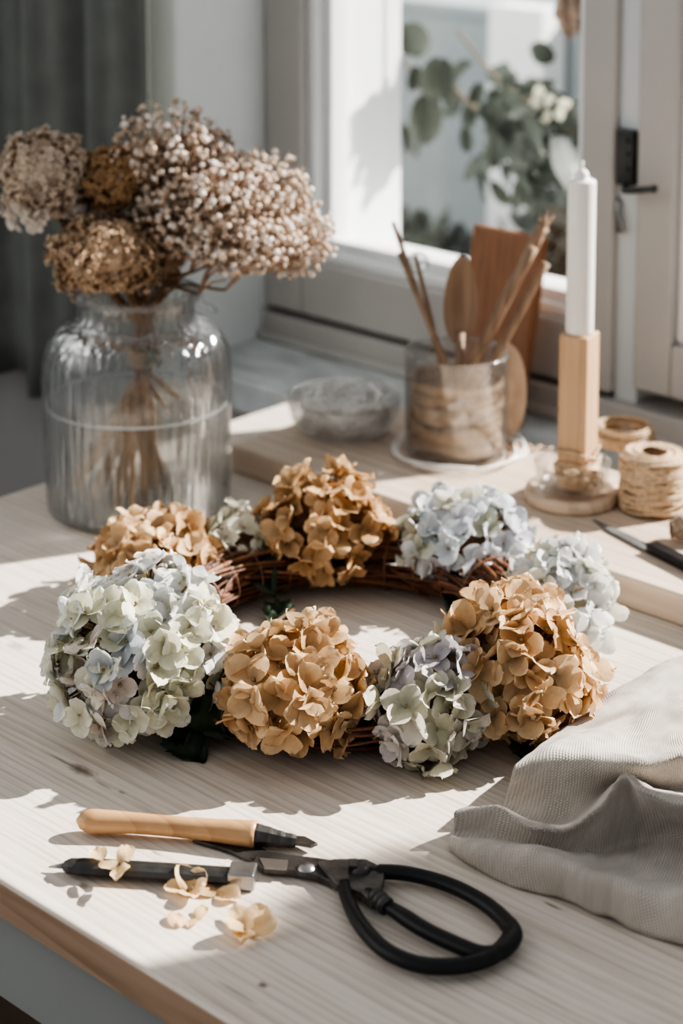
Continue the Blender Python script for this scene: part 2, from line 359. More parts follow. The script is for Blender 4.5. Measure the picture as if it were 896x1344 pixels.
def head_mesh(c, ax, n, size, pal, rg, low=-.55, lift=.35, cup=.5, nu=6, nv=4, jit=.09, center=(.45, .33, .18), axis=UP, npet=4, stalks=True, jagged=.3, corecol=(.16, .085, .04)):
    """florets spread over an ellipsoid; returns (petals, stalks)"""
    mb, st = MB(), MB(); c = Vector(c)
    for i in range(n):
        z = 1-(1-low)*(i+.5)/n; r_ = math.sqrt(max(0, 1-z*z)); a = i*GOLD+rg.uniform(-.25, .25)
        d = Vector((math.cos(a)*r_, math.sin(a)*r_, z))
        k = 1+rg.uniform(-jit, jit)+jagged*noise.noise(d*2.2+c*30)
        p = c+Vector((d.x*ax[0], d.y*ax[1], d.z*ax[2]))*k
        if p.z < T+.004: p.z = T+.004+rg.uniform(0, .004)
        nn = Vector((d.x/ax[0], d.y/ax[1], d.z/ax[2])).normalized()+Vector((rg.uniform(-.5, .5), rg.uniform(-.5, .5), rg.uniform(-.4, .5)))
        p2 = p-nn.normalized()*size*.35
        floret(mb, p2, nn, size, pal, cup, lift, rg, nu, nv, center, npet)
        if stalks:
            q = c+(p2-c)*.35; m_ = (q+p2)/2+Vector((rg.uniform(-1, 1), rg.uniform(-1, 1), rg.uniform(-1, 1)))*size*.15
            st.tube([q, m_, p2], [.0016, .0012, .0008], 4, (.22, .12, .06))
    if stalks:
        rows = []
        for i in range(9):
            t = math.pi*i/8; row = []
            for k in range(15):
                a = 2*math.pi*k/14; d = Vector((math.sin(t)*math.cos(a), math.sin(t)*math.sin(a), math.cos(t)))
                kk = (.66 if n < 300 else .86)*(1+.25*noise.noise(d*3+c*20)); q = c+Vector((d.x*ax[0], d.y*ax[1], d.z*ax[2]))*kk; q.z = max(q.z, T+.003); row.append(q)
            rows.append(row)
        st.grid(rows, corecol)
    return mb, st

# ================================================================== the room
YF, YW, SILL = .44, .58, .754
def struct(name, mb, mat, parent=None, **k):
    o = mb.build(name, mat, parent, **k)
    if parent is None: o['kind'] = 'structure'
    return o
m = MB(); m.box(-1.9, 1.9, -2.2, YF+.25, -.05, 0); struct('floor', m, 'floor_wood', smooth=False)
# window wall: pieces round the opening (inner leaf YF..YF+.22), opening X -.678..0.50
OX0, OX1, OZ1 = -.678, .82, 1.78
m = MB()
m.box(-1.9, OX0, YF, YF+.275, SILL-.04, 2.45)
m.box(OX1, 1.9, YF, YF+.275, SILL-.04, 2.45)
m.box(OX0, OX1, YF, YF+.275, OZ1, 2.45)
struct('wall_back', m, 'plaster', smooth=False, bevel=.006)
m = MB(); m.box(-1.9, 1.9, YF+.002, YF+.275, 0, SILL-.04); struct('wall_back_lower', m, 'lower_wall_shaded', smooth=False)
m = MB(); m.box(-1.95, -1.9, -2.2, YF+.275, 0, 2.45); struct('wall_left', m, 'plaster', smooth=False)
m = MB(); m.box(OX0, OX1, YF-.004, YW+.004, SILL-.04, SILL); struct('trim_1', m, 'sill_stone', smooth=False, bevel=.004)

# windows ---------------------------------------------------------
def sash(root, x0, x1, z0, z1, y0, y1, stl, str_, rail, mat='window_paint', lit='window_lit_paint'):
    m = MB(); m.box(x0, x0+stl, y0, y1, z0, z1); m.box(x1-str_, x1, y0, y1, z0, z1); m.box(x0+stl, x1-str_, y0, y1, z0, z0+rail); m.box(x0+stl, x1-str_, y0, y1, z1-.06, z1)
    m.build('sash', mat, root, smooth=False, bevel=.004)
    a, b_, c, d = x0+stl, x1-str_, z0+rail, z1-.06
    m = MB(); s_ = .012
    m.box(a, a+s_, y0+.012, y1, c, d); m.box(b_-s_, b_, y0+.012, y1, c, d); m.box(a+s_, b_-s_, y0+.012, y1, c, c+s_); m.box(a+s_, b_-s_, y0+.012, y1, d-s_, d)
    s2 = .024
    m.box(a+s_, a+s2, y0+.028, y1, c+s_, d-s_); m.box(b_-s2, b_-s_, y0+.028, y1, c+s_, d-s_); m.box(a+s2, b_-s2, y0+.028, y1, c+s_, c+s2)
    m.build('glazing_bead', lit, root, smooth=False, bevel=.002)
    m = MB(); m.box(a+s2-.002, b_-s2+.002, y0+.044, y0+.047, c+s2-.002, d-s_+.002); m.build('glass_pane', 'window_glass', root, smooth=False)
w1 = empty('window_1', (OX0, YW, SILL), 'left window casement of grey-white painted wood with a clear pane looking onto the garden', 'window', kind='structure')
sash(w1, OX0+.002, -.159, SILL+.040, OZ1-.03, YW, YW+.06, .062, .043, .068)
w2 = empty('window_2', (-.131, YW, SILL), 'right window casement with the latch beside it, cut off by the frame', 'window', kind='structure')
sash(w2, -.131, OX1-.03, SILL+.052, OZ1-.03, YW, YW+.06, .046, .06, .056)
m = MB(); m.box(OX0, OX1, YW-.006, YW+.07, SILL, SILL+.034); m.box(OX0, OX1, YW-.014, YW+.07, SILL, SILL+.012)
m.box(OX0, OX1, YW, YW+.07, OZ1-.03, OZ1); m.box(OX1-.03, OX1, YW, YW+.07, SILL+.034, OZ1-.03)
struct('window_3_frame', m, 'window_paint', smooth=False, bevel=.003).name = 'trim_2'
m = MB(); m.box(-.1588, -.1312, YW+.009, YW+.07, SILL+.0342, OZ1-.0302); struct('trim_6', m, 'rebate_paint', smooth=False)
# outer reveal + outer sill, part of the wall
m = MB(); m.box(OX0, -.604, YW+.062, YF+.31, SILL+.03, OZ1); struct('trim_3', m, 'outside_white', smooth=False)
m = MB(); m.box(OX0-.05, OX1+.05, YW+.07, YF+.36, SILL-.02, SILL+.085); struct('trim_4', m, 'outside_white', smooth=False, bevel=.003)

# latch on the frame between the casements
lt = empty('window_latch', W(822, 205, YW+.016), 'dark iron casement latch with a lever and bright hook between the windows', 'latch')
a = W(813, 165, YW+.016); b_ = W(830, 240, YW+.016)
m = MB(); m.box(-.155, -.135, YW-.003, YW+.009, b_.z, a.z); m.build('plate', 'dark_iron', lt, smooth=False, bevel=.002)
m = MB(); p0 = W(822, 243, YW-.004); m.tube(cr_curve([p0, p0+Vector((.006, -.012, -.003)), W(858, 248, YW-.02)], 10), .0035, 8); m.ball(W(858, 248, YW-.02), .0045, None, 8, 6); m.build('lever', 'dark_iron', lt)
m = MB()
for yy in (185, 202, 222): m.ball(W(824, yy, YW-.0035), .0022, None, 8, 6)
m.build('screws', 'black_coating', lt)
m = MB(); m.tube(cr_curve([W(812, 262, YW+.006), W(811, 280, YW+.002), W(816, 300, YW+.003), W(812, 302, YW+.006)], 12), .003, 8); m.build('hook', 'bright_steel', lt)
m = MB(); q = W(816, 560, YW-.004); m.lathe([(0, .014), (.006, .013), (.010, .009), (.012, .003), (.012, 0)], (q.x, YW-.024, SILL+.0005), 20); o = m.build('floor_stopper', 'bright_steel', base=(q.x, YW-.024, SILL)); tag(o, 'small round metal knob on the sill at the foot of the window frame', 'knob'); o.name = 'metal_knob'

# outside ---------------------------------------------------------
m = MB(); m.box(-3.6, 3.2, YF+.275, 3.2, -.05, 0); o = struct('ground', m, 'ground_outside', smooth=False)
m = MB(); m.box(-3.6, 1.6, 1.95, 2.1, 0, .965); m.box(-3.6, 1.6, 1.93, 2.12, .965, .985)
o = m.build('garden_wall', 'garden_wall', base=(-1, 2.02, 0), smooth=False); tag(o, 'plastered pale grey garden wall outside the window', 'wall'); 
q0 = W(690, 75, 1.9)
m = MB(); m.box(q0.x-.06, q0.x+.07, 1.86, 1.929, 0, q0.z+.10); o = m.build('wall_pillar', 'outside_white', base=(q0.x, 1.9, 0), smooth=False); tag(o, 'bright white pillar against the garden wall outside', 'pillar')

def oval_leaf(mb, p, d, n, Lf, Wf, col, rg=R, point=.3): petal(mb, p, d.normalized(), n.normalized(), Lf, Wf, .25, rg.uniform(-.2, .1), col, mixc(col, (.5, .55, .5), .25), 6, 4, rg, point)
rg = random.Random(21)
YT = 1.15
tr = empty('garden_tree', W(800, 200, YT).xy.to_3d(), 'leafy grey-green tree branch with round leaves and white blossom outside the window', 'tree')
br, lf, bl = MB(), MB(), MB()
tx = W(800, 200, YT); tx = Vector((tx.x+.06, YT, 0))
br.tube(cr_curve([tx, tx+Vector((.02, 0, .5)), tx+Vector((-.02, 0, 1.0)), tx+Vector((.03, .02, 1.5)), tx+Vector((0, 0, 2.0))], 24), [.025-.0007*i for i in range(24)], 10, (.3, .25, .2))
main = cr_curve([tx+Vector((0, 0, 1.0)), W(745, 170, YT), W(690, 130, YT), W(640, 150, YT), W(585, 110, YT), W(545, 95, YT), W(500, 60, YT)], 40)
br.tube(main, [.009-.00017*i for i in range(40)], 7, (.3, .25, .2))
br.tube(cr_curve([main[14], W(650, 100, YT), W(600, 40, YT)], 12), .003, 6, (.3, .25, .2))
def leafcol(g=.5): 
    c = mixc((.020, .030, .014), (.085, .10, .08), rg.random()*g*2); return c
spots = [(538, 48, 54, 46), (578, 98, 54, 56), (562, 150, 50, 60), (505, 55, 30, 50), (590, 120, 30, 36), (545, 100, 22, 34), (615, 150, 22, 32), (630, 125, 22, 40), (655, 165, 30, 44), (610, 180, 20, 36), (530, 180, 16, 40), (515, 150, 12, 50), (548, 190, 10, 32)]
for (px, py, wpx, lpx) in spots:
    p = W(px, py-lpx*.4, YT+rg.uniform(-.08, .08)); oval_leaf(lf, p, Vector((rg.uniform(-.3, .3), rg.uniform(-.3, .2), -1)), Vector((-fx, -fy, .3))+Vector((rg.uniform(-.4, .4), rg.uniform(-.4, .4), 0)), lpx/850, wpx/850, leafcol(.35), rg, .1)
for i in range(95):
    px, py = rg.gauss(690, 34), rg.gauss(165, 38)
    if px > 790 or px < 600: continue
    p = W(px, py, YT+rg.uniform(-.14, .14)); oval_leaf(lf, p, Vector((rg.uniform(-1, 1), rg.uniform(-.5, .5), rg.uniform(-1, .4))), Vector((rg.uniform(-1, 1), -1, rg.uniform(-.2, 1))), rg.uniform(.035, .072), rg.uniform(.022, .048), leafcol(.6), rg)
for (px, py) in [(700, 140), (722, 132), (735, 150), (716, 155), (682, 205), (742, 138), (708, 120), (690, 212)]:
    p = W(px, py, YT-.12); floret(bl, p, Vector((rg.uniform(-.5, .5), -1, .4)), .010, lambda r_: ((.78, .76, .60), (.9, .9, .8)), rg=rg, npet=5)
for i in range(3): oval_leaf(bl, W(728, 178, YT-.1)+Vector((i*.006, 0, 0)), Vector((.35, 0, -1)), Vector((rg.uniform(-.5, .5), -1, .2)), .075, .03, (.72, .74, .72), rg, .4)
# no crown here; leaf shade on the table comes from the added second tree
crown = []
br.build('trunk', 'bark', tr); tree_leaf_mb = lf; bl.build('blossom', 'petal_tissue', tr); TREE = tr
# shrub low by the wall
rg = random.Random(5)
for (cxp, cyp, w_, h_, n_, nm) in [(545, 350, 75, 50, 260, 'low dark grey-green shrub outside, behind the left edge of the window view'), (735, 345, 60, 75, 240, 'shrub outside seen between the cutting board and the candle')]:
    c = W(cxp, cyp, 1.55); sh = empty('garden_shrub', (c.x, c.y, 0), nm, 'shrub', 'shrubs outside the window'); m = MB(); st = MB()
    for i in range(n_):
        a = rg.uniform(0, 6.28); r_ = math.sqrt(rg.random()); p = c+RT*(r_*math.cos(a)*w_/720)+UP*(r_*math.sin(a)*h_/720)+FW*rg.uniform(-.12, .12)
        oval_leaf(m, p, Vector((rg.uniform(-1, 1), rg.uniform(-.5, .5), rg.uniform(-.6, 1))), Vector((rg.uniform(-1, 1), -1, rg.uniform(0, 1))), rg.uniform(.04, .07), rg.uniform(.02, .035), mixc((.03, .04, .025), (.14, .155, .14), rg.random()), rg)
    for i in range(7):
        a = rg.uniform(-.06, .06); st.tube([(c.x+a*.3, c.y, 0), (c.x+a, c.y+.02, c.z*.5), (c.x+a*2, c.y, c.z)], [.008, .006, .003], 6)
    m.build('foliage', 'tree_leaf', sh); st.build('branches', 'bark', sh)
# dried bunch hanging at the top of the view
hb = empty('hanging_bunch', W(752, 5, .95), 'brown dried bunch hanging outside at the top of the window', 'dried flowers'); m = MB(); c = W(752, -30, .95)
rg = random.Random(11)
for i in range(70):
    t = rg.random(); p = c+UP*(.05-.1*t)+Vector((rg.uniform(-1, 1), rg.uniform(-1, 1), 0))*.03*(1-t*.7); oval_leaf(m, p, Vector((rg.uniform(-.5, .5), rg.uniform(-.5, .5), -1)), Vector((rg.uniform(-1, 1), -1, .3)), .035, .02, mixc((.12, .07, .045), (.26, .17, .12), rg.random()), rg)
m.build('leaves', 'tree_leaf', hb); m = MB(); m.tube([c+UP*.02, (c.x, c.y, OZ1+.2)], .0015, 5); m.build('cord', 'bark', hb)
# overhang that carries the bunch
m = MB(); m.box(OX0-.2, OX1+.2, YF+.275, 1.02, OZ1+.2, OZ1+.24); struct('trim_5', m, 'outside_white', smooth=False)

# curtain ---------------------------------------------------------
ct = empty('curtain', W(100, 488, .37), 'dark grey-green linen curtain hanging in folds left of the window', 'curtain')
xl, xr = -1.5, W(197, 60, .37).x; rows = []
zb = W(30, 500, .37).z
for i in range(34):
    t = i/33; z = zb+(2.35-zb)*t; row = []
    for j in range(161):
        u = j/160; x = xl+(xr-xl)*u
        am = .020*(1-.15*t)*(1 if u < .82 else max(.12, 1-(u-.82)*7)); y = .372+am*math.sin(u*46+.6*math.sin(z*2))+.008*math.sin(u*103+1+z)
        if u > .985: y += .0
        row.append((x, y, z+(.006*math.sin(u*46+1) if i == 0 else 0)))
    rows.append(row)
m = MB(); m.grid(rows); m.build('cloth', 'curtain_cloth', ct, solid=.003)
m = MB(); m.tube([(xl-.1, .372, 2.36), (.9, .372, 2.36)], .012, 12)
o = m.build('curtain_rod', 'dark_iron', base=(-.6, .372, 2.36)); tag(o, 'dark metal rod above the window carrying the curtain', 'curtain rod')
for x in (xl-.05, .85): m = MB(); m.box(x-.006, x+.006, .372, YF, 2.353, 2.367); m.build('bracket', 'dark_iron', o)

# table -----------------------------------------------------------
TX0, TX1, TY0, TY1 = -.485, 1.35, -.385, YF-.004
tb = empty('work_table', ((TX0+TX1)/2, 0, 0), 'whitewashed pine work table under the window holding the wreath and tools', 'table')
m = MB(); m.box(TX0, TX1, TY0, TY1, T-.026, T); o = m.build('table_top', 'whitewashed_pine', tb, smooth=False, bevel=.0025)
m = MB(); m.box(TX0+.001, TX1, TY0-.0012, TY0, T-.0245, T-.0025); m.build('front_edge', 'pine_edge', tb, smooth=False)
m = MB(); m.box(TX0+.03, TX1-.03, TY0+.012, TY0+.03, .655, T-.0262); m.build('apron', 'apron_paint', tb, smooth=False, bevel=.001)
for x in (TX0+.03, TX1-.08):
    for y in (TY0+.031, TY1-.06):
        m = MB(); m.box(x, x+.045, y, y+.045, 0, T-.0262); m.build('leg', 'apron_paint', tb, smooth=False, bevel=.002)

# tray ------------------------------------------------------------
TR = .028
m = MB(); m.box(-.372, .62, .228, .432, T+.0004, T+TR); o = m.build('wooden_tray', 'tray_pine', base=(.1, .33, T), smooth=False, bevel=.003)
tag(o, 'long flat pale pine board behind the wreath carrying jar, candle and twine', 'board')
TT = T+TR

# ================================================================== wreath
wr = empty('flower_wreath', (0, 0, T), 'round twig wreath set with dried tan, cream and blue hydrangea heads', 'wreath')
rg = random.Random(3); m = MB()
for k in range(210):
    a0 = rg.uniform(0, 6.28); span = rg.uniform(1.2, 3.2); n_ = int(span*9)+3; ph = rg.uniform(0, 6.28); tw = rg.uniform(-2.2, 2.2)
    rr = rg.uniform(.35, 1)**.6; r0 = rg.uniform(.0011, .0026); col = mixc((.10, .035, .015), (.30, .14, .07), rg.random()**1.3); pts = []
    for i in range(n_):
        t = i/(n_-1); a = a0+span*t; q = ph+tw*t
        pop = 1+.25*(abs(t-.5)*2)**6*rg.uniform(-.2, 1)
        pts.append(Vector(((.145+.033*rr*pop*math.cos(q))*math.cos(a), (.145+.033*rr*pop*math.cos(q))*math.sin(a), T+.026+.0235*rr*pop*math.sin(q))))
        if pts[-1].z < T+r0: pts[-1].z = T+r0
    m.tube(pts, [r0*(1-.5*abs(2*i/(n_-1)-1)**3) for i in range(n_)], 5, col)
m.build('twig_ring', 'twig_bark', wr)
m = MB()      # binding wire
for k in range(26):
    a = k*2*math.pi/26+.1; c = Vector((.145*math.cos(a), .145*math.sin(a), T+.026)); d = Vector((math.cos(a), math.sin(a), 0)); pts = [c+d*.034*math.cos(t*6.2832/14)+UP*max(.026*math.sin(t*6.2832/14), -.025) for t in range(14)]
    m.tube(pts, .0007, 4, (.2, .11, .06), closed=True)
m.build('binding', 'twig_bark', wr)
def hd(name_label, px, py, h, wpx, hpx, ppm, n, size, pal, seed, **k):
    c = GT(px, py, h); r_ = wpx/2/ppm; rz = max(hpx/2/ppm*1.04, .02)
    # apparent height mixes depth and height of the ellipsoid
    ax = (r_-size*.35, r_-size*.35, rz-size*.25)
    ax = (max(ax[0], .012), max(ax[1], .012), max(ax[2], .012))
    mb, st = head_mesh(c, ax, n, size, pal, random.Random(seed), **k)
    for q_ in (mb, st): q_.v = [(v[0], v[1], max(v[2], T+.0008)) for v in q_.v]
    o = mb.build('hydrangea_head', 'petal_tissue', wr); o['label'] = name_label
    st.build('flower_stalks', 'stem_bark', o)
    return o
hd('tan hydrangea head at the back left of the wreath, beside the jar', 206, 728, .038, 186, 118, 1550, 72, .0165, pal_tan, 1, low=-.5)
hd('small cream-green hydrangea cluster above a dark leaf', 314, 707, .045, 96, 84, 1540, 30, .0135, pal_cream, 2, low=-.6)
hd('upright tan hydrangea head at the back of the wreath', 428, 690, .052, 180, 150, 1513, 84, .0165, pal_tandark, 3, low=-.75)
hd('pale blue and green hydrangea head at the back right', 606, 706, .045, 182, 128, 1528, 74, .0165, pal_blue, 4, low=-.65)
hd('white and pale blue hydrangea head at the right of the wreath', 735, 786, .040, 150, 150, 1652, 66, .0165, pal_white, 5, low=-.7)
hd('largest tan hydrangea head, at the front right of the wreath', 676, 880, .050, 208, 212, 1808, 110, .0185, pal_tan, 6, low=-.72)
hd('lilac and greenish hydrangea head at the front of the wreath', 562, 926, .040, 164, 170, 1858, 66, .0170, pal_lilac, 7, low=-.75)
hd('tan hydrangea head at the front of the wreath', 388, 902, .048, 206, 174, 1851, 84, .0190, pal_tan, 8, low=-.75)
hd('largest pale blue and cream hydrangea head, at the left of the wreath', 192, 854, .056, 250, 214, 1770, 195, .0168, pal_left, 9, low=-.7)
for (px, py, h, s_, dx, dy, lab) in [(225, 935, .02, .05, .25, -1, 'dark green leaf under the largest pale hydrangea'), (250, 925, .03, .05, .9, -.8, 'dark green leaf'), (240, 965, .01, .045, .5, -1, 'dark green leaf'), (330, 735, .036, .052, .5, -.9, 'dark green leaf below the small cream hydrangea'), (352, 735, .03, .04, 1, -.3, 'dark green leaf'), (690, 975, .008, .035, .3, -1, 'dark leaf'), (600, 770, .02, .04, -.2, -1, 'dark green leaf'), (365, 800, .008, .035, .1, -1, 'dark green leaf')]:
    m = MB(); c = GT(px, py, h); d = (RT*dx-FW*(-dy)*.9+UP*(-.25)).normalized(); n_ = (UP*1.1-FW*.9).normalized(); n_ = (n_-d*n_.dot(d)).normalized(); sd = d.cross(n_)
    rows = []; NU = 14
    for i in range(NU+1):
        u = i/NU; w = s_*.33*math.sin(math.pi*min(u*.96+.02, 1)**.8)*(1+.22*(i % 2)); row = []
        for j in range(7):
            v = -1+j/3; p = c+d*(s_*(u-.3)-abs(v)*w*.15*(1 if i % 2 else 0))+sd*w*v+n_*(abs(v)*w*.35+.003*math.sin(u*14+abs(v)*5)-s_*.25*u*u); p.z = max(p.z, T+.001); row.append(p)
        rows.append(row)
    m.grid(rows); o = m.build('leaf', 'green_leaf', wr); o['label'] = lab
for (px, py, dx, dy, l_) in [(385, 800, -60, 40, 1), (560, 985, 16, 30, 1)]:
    m = MB(); m.tube([GT(px, py, .012), GT(px+dx*.5, py+dy*.5, .012), GT(px+dx, py+dy, .002)], [.0012, .001, .0006], 5, (.15, .07, .04)); m.build('stray_twig', 'twig_bark', wr)

# ================================================================== glass jar with bouquet
JC = GT(182, 668); JP = 1 / (P1 := 1)
def ppm_at(c):
    o = Vector((CX, CY, CZ)); return F/((c-o).dot(FW)*math.cos(TH)-(c.z-CZ)*math.sin(TH))
def zat(px, py): return V(px, py, JC).z
jp = ppm_at(JC+UP*.12)
zr = zat(182, 385); zsh = zat(182, 468); zn = zat(182, 428); zw = zat(182, 523)
RJ = 124/jp; RN = 79/jp
jar = empty('glass_jar', JC, 'large clear ribbed glass jar half full of water, holding dried flower stems', 'jar')
def sm_prof(pts, n): return [(v.x, v.y) for v in cr_curve([Vector((a, b_, 0)) for a, b_ in pts], n)]
z0 = JC.z+.0005
outer = sm_prof([(RJ*.02, z0), (RJ*.70, z0), (RJ*.90, z0+.003), (RJ*.97, z0+.012), (RJ*.985, z0+.06), (RJ, z0+.11), (RJ, zsh-.012), (RJ*.965, zsh+.010), (RJ*.84, zn-.004), (RN*1.04, zn+.004), (RN*.97, zn+.014), (RN, zr-.006), (RN*1.09, zr-.002), (RN*1.09, zr+.003), (RN*1.02, zr+.005)], 60)
inner = [(max(r_-.0032, .001), z+.004 if i > len(outer)-55 else z+.005) for i, (r_, z) in enumerate(outer)]
inner = [(r_, min(z, zr+.004)) for r_, z in inner]
m = MB(); prof = outer+inner[::-1]; m.lathe([(r_, z-JC.z) for r_, z in prof], JC, 72); m.build('jar_body', 'jar_glass', jar)
m = MB(); wp = [(r_-.0004, z) for r_, z in inner if z < zw]; m.lathe([(0, wp[0][1]-JC.z)]+[(r_, z-JC.z) for r_, z in wp]+[(wp[-1][0], zw-JC.z-.0005), (wp[-1][0]-.003, zw-JC.z-.002), (0, zw-JC.z-.002)], JC, 64)
o = m.build('water', 'water', jar)
m = MB(); rw = max(r_ for r_, z in inner if z < zw)-.0012; m.tube([JC+Vector((rw*math.cos(a*.0873), rw*math.sin(a*.0873), zw-JC.z-.001)) for a in range(72)], .0016, 6, closed=True); m.build('waterline', 'meniscus', o)
# folded-over lip knob on the right of the rim
m = MB(); c = V(264, 392, JC, .0)
m.tube(cr_curve([V(252, 378, JC), V(262, 385, JC), V(264, 400, JC), V(278, 405, JC), V(284, 410, JC)], 12), [.004, .005, .004, .003, .003, .0035, .004, .0045, .0045, .004, .003, .002], 8); m.build('lip_tab', 'bowl_glass', jar)

bind = V(188, 466, JC)
rg = random.Random(17)
def stem_pts(top, mid, bot, n_=26, wob=.0012):
    pts = cr_curve([top, mid, bind+(mid-bind)*0+Vector((rg.uniform(-.008, .008), rg.uniform(-.008, .008), 0)), bot], n_)
    return [p+Vector((rg.uniform(-1, 1), rg.uniform(-1, 1), 0))*wob for p in pts]
def fit(p):                                # keep the foot of a stem inside the jar
    d = (p-JC).xy
    if d.length > RJ-.014: d = d*((RJ-.014)/d.length)
    return Vector((JC.x+d.x, JC.y+d.y, max(p.z, JC.z+.011)))
def stem(top, foot, r0, parent, col=(.17, .09, .045), name='stem'):
    mid = bind.lerp(top, .35); mid.z = max(mid.z, zr-.01)
    dxy = (mid-Vector((JC.x, JC.y, mid.z))); 
    if dxy.length > RN*.7: dxy *= RN*.7/dxy.length
    mid = Vector((JC.x, JC.y, zr+.004))+dxy+UP*0
    b2 = bind+Vector((rg.uniform(-.008, .008), rg.uniform(-.008, .008), 0))
    pts = cr_curve([top, mid, b2, foot], 30); rr = []
    for i, p in enumerate(pts):
        p += Vector((rg.uniform(-1, 1), rg.uniform(-1, 1), 0))*.0007
        rr.append(r0*(.65+.45*i/29)*(1+(.35 if i in (21, 26, 17) else 0))*rg.uniform(.9, 1.1))
    m = MB(); m.tube(pts, rr, 7, [mixc(col, (.32, .19, .10), min(1, i//7/29+rg.uniform(0, .25))) for i in range(len(pts)*7)]); return m.build(name, 'stem_bark', parent)
def pal_mop(a, b_, e):
    return lambda r_: (mixc(a, b_, r_.random()), e)
mops = [('dried brown hydrangea with a pale underside, leftmost in the jar', (60, 232), 0., .0, (124, 128), (.60, .46, .34), (.82, .69, .56), (.90, .80, .69), (100, 640)),
        ('small rust-brown dried hydrangea head above the middle of the bunch', (148, 236), .01, .0, (106, 84), (.42, .24, .12), (.68, .43, .23), (.76, .55, .34), (126, 690)),
        ('wide flat brown dried hydrangea hanging over the jar rim', (136, 336), -.03, 0, (146, 112), (.52, .36, .23), (.72, .54, .38), (.80, .65, .49), (155, 690)),
        ('brown dried hydrangea tucked behind the wide one at the jar mouth', (195, 335), .025, 0, (100, 96), (.44, .29, .18), (.62, .46, .31), (.72, .57, .42), (200, 650))]
for i, (lab, (px, py), off, _, (wpx, hpx), ca, cb, ce, foot) in enumerate(mops):
    c = V(px, py, JC, off); rr = wpx/2/jp; rz = hpx/2/jp
    r_ = empty('dried_hydrangea', fit(V(foot[0], foot[1], JC, (-.03, .0, -.015, .03)[i])), lab, 'dried flower', 'dried hydrangeas in the glass jar')
    mb, st = head_mesh(c, (rr*.95, rr*.9, rz*.95), 760, .0042, pal_mop(ca, cb, ce), random.Random(40+i), low=-.8, lift=.35, cup=.3, nu=2, nv=2, jit=.08, center=None, stalks=True, jagged=.3, corecol=mixc(ca, cb, .3))
    if i == 0:                              # white papery bracts below
        g2 = random.Random(99)
        for k in range(46):
            a = g2.uniform(0, 6.28); p = c+Vector((math.cos(a)*rr*.85, math.sin(a)*rr*.85, -rz*g2.uniform(.45, .85)))
            floret(mb, p, Vector((math.cos(a), math.sin(a), -.5)), .010, lambda q: ((.78, .70, .62), (.86, .80, .74)), rg=g2, nu=3, nv=3)
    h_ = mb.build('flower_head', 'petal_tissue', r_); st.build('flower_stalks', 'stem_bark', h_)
    stem(c-UP*rz*.4, fit(V(foot[0], foot[1], JC, (-.03, .0, -.015, .03)[i])), .0052, r_)
# airy seed-head sprays
sprays = [((222, 196), .0, 80, 64, 'topmost airy spray of dried seed heads, rising behind the hydrangeas'),
          ((270, 215), .02, 62, 55, 'dried seed spray at the upper middle of the bunch'),
          ((300, 265), -.02, 78, 58, 'dried seed spray at the middle right of the bunch'),
          ((345, 250), .01, 66, 56, 'dried seed spray reaching the window frame in the photo'),
          ((385, 310), .0, 58, 56, 'dried seed spray at the far right tip of the bunch'),
          ((320, 318), -.03, 78, 42, 'lowest dried seed spray, leaning out over the right of the jar'),
          ((240, 285), -.01, 66, 60, 'dried seed spray just right of the hydrangea heads'),
          ((205, 245), .02, 60, 55, 'dried seed spray between the topmost spray and the rust-brown hydrangea')]
feet = [(215, 640), (190, 655), (172, 690), (228, 660), (150, 670), (205, 620), (235, 610), (180, 640)]
for i, ((px, py), off, wpx, hpx, lab) in enumerate(sprays):
    c = V(px, py, JC, off); ft = fit(G(feet[i][0], feet[i][1], T+.012)) if i < 3 else fit(Vector((bind.x, bind.y, JC.z+.035))+RT*(.012+.007*i-.03)+FW*.02*math.sin(i)+UP*.01*i)
    r_ = empty('dried_seed_spray', ft, lab, 'dried flower', 'dried seed sprays in the glass jar')
    root = bind.lerp(c, .55); m = MB(); sd = MB(); g2 = random.Random(60+i)
    hub = [root.lerp(c, .5)+Vector((g2.uniform(-1, 1), g2.uniform(-1, 1), g2.uniform(-1, 1)))*.012 for k in range(6)]
    for h_ in hub: m.tube([root, root.lerp(h_, .5)+UP*.004, h_], [.0012, .001, .0008], 4, (.40, .26, .17))
    for k in range(400):
        a = g2.uniform(0, 6.28); z = g2.uniform(-1, 1); q = g2.random()**.38; rr = math.sqrt(1-z*z)
        p = c+(RT*rr*math.cos(a)*wpx+FW*rr*math.sin(a)*wpx*.7+UP*z*hpx)*(q/jp)
        h_ = min(hub, key=lambda x: (x-p).length); h2 = h_.lerp(p, .35)
        t = g2.random(); col = mixc((.46, .33, .24), (.80, .66, .53), t) if g2.random() < .7 else (.90, .82, .74)
        if k % 2 == 0: m.tube([h2, p], [.0005, .0004], 3, (.45, .31, .21))
        s_ = g2.uniform(.0020, .0036); sd.ball(p, s_, col, 6, 4, (1, 1, .9))
        if g2.random() < .5:                # open husk lobes
            n_ = (p-c).normalized()
            for w in range(3):
                aa = w*2.1+a; _, e1, e2 = ortho(n_); dd = (e1*math.cos(aa)+e2*math.sin(aa)+n_*.6).normalized()
                sd.add([p, p+dd*s_*1.9+e1*.0008, p+dd*s_*1.9-e1*.0008], [(0, 1, 2)], mixc(col, (.85, .76, .66), .4))
    sd.build('seed_heads', 'seed_husk', r_); m.build('twiglets', 'stem_bark', r_); stem(root, ft, .0021, r_)
m = MB()
for k in range(5): 
    pts = [bind+RT*.016*math.cos(t*.45)+FW*.016*math.sin(t*.45)+UP*(.003*k-.006+.001*math.sin(t)) for t in range(14)]; m.tube(pts, .0008, 5, closed=True)
g2 = random.Random(8); 
o = m.build('binding_cord', 'raffia', base=bind); tag(o, 'thin cord tied round the stems inside the glass jar', 'cord')
m = MB()
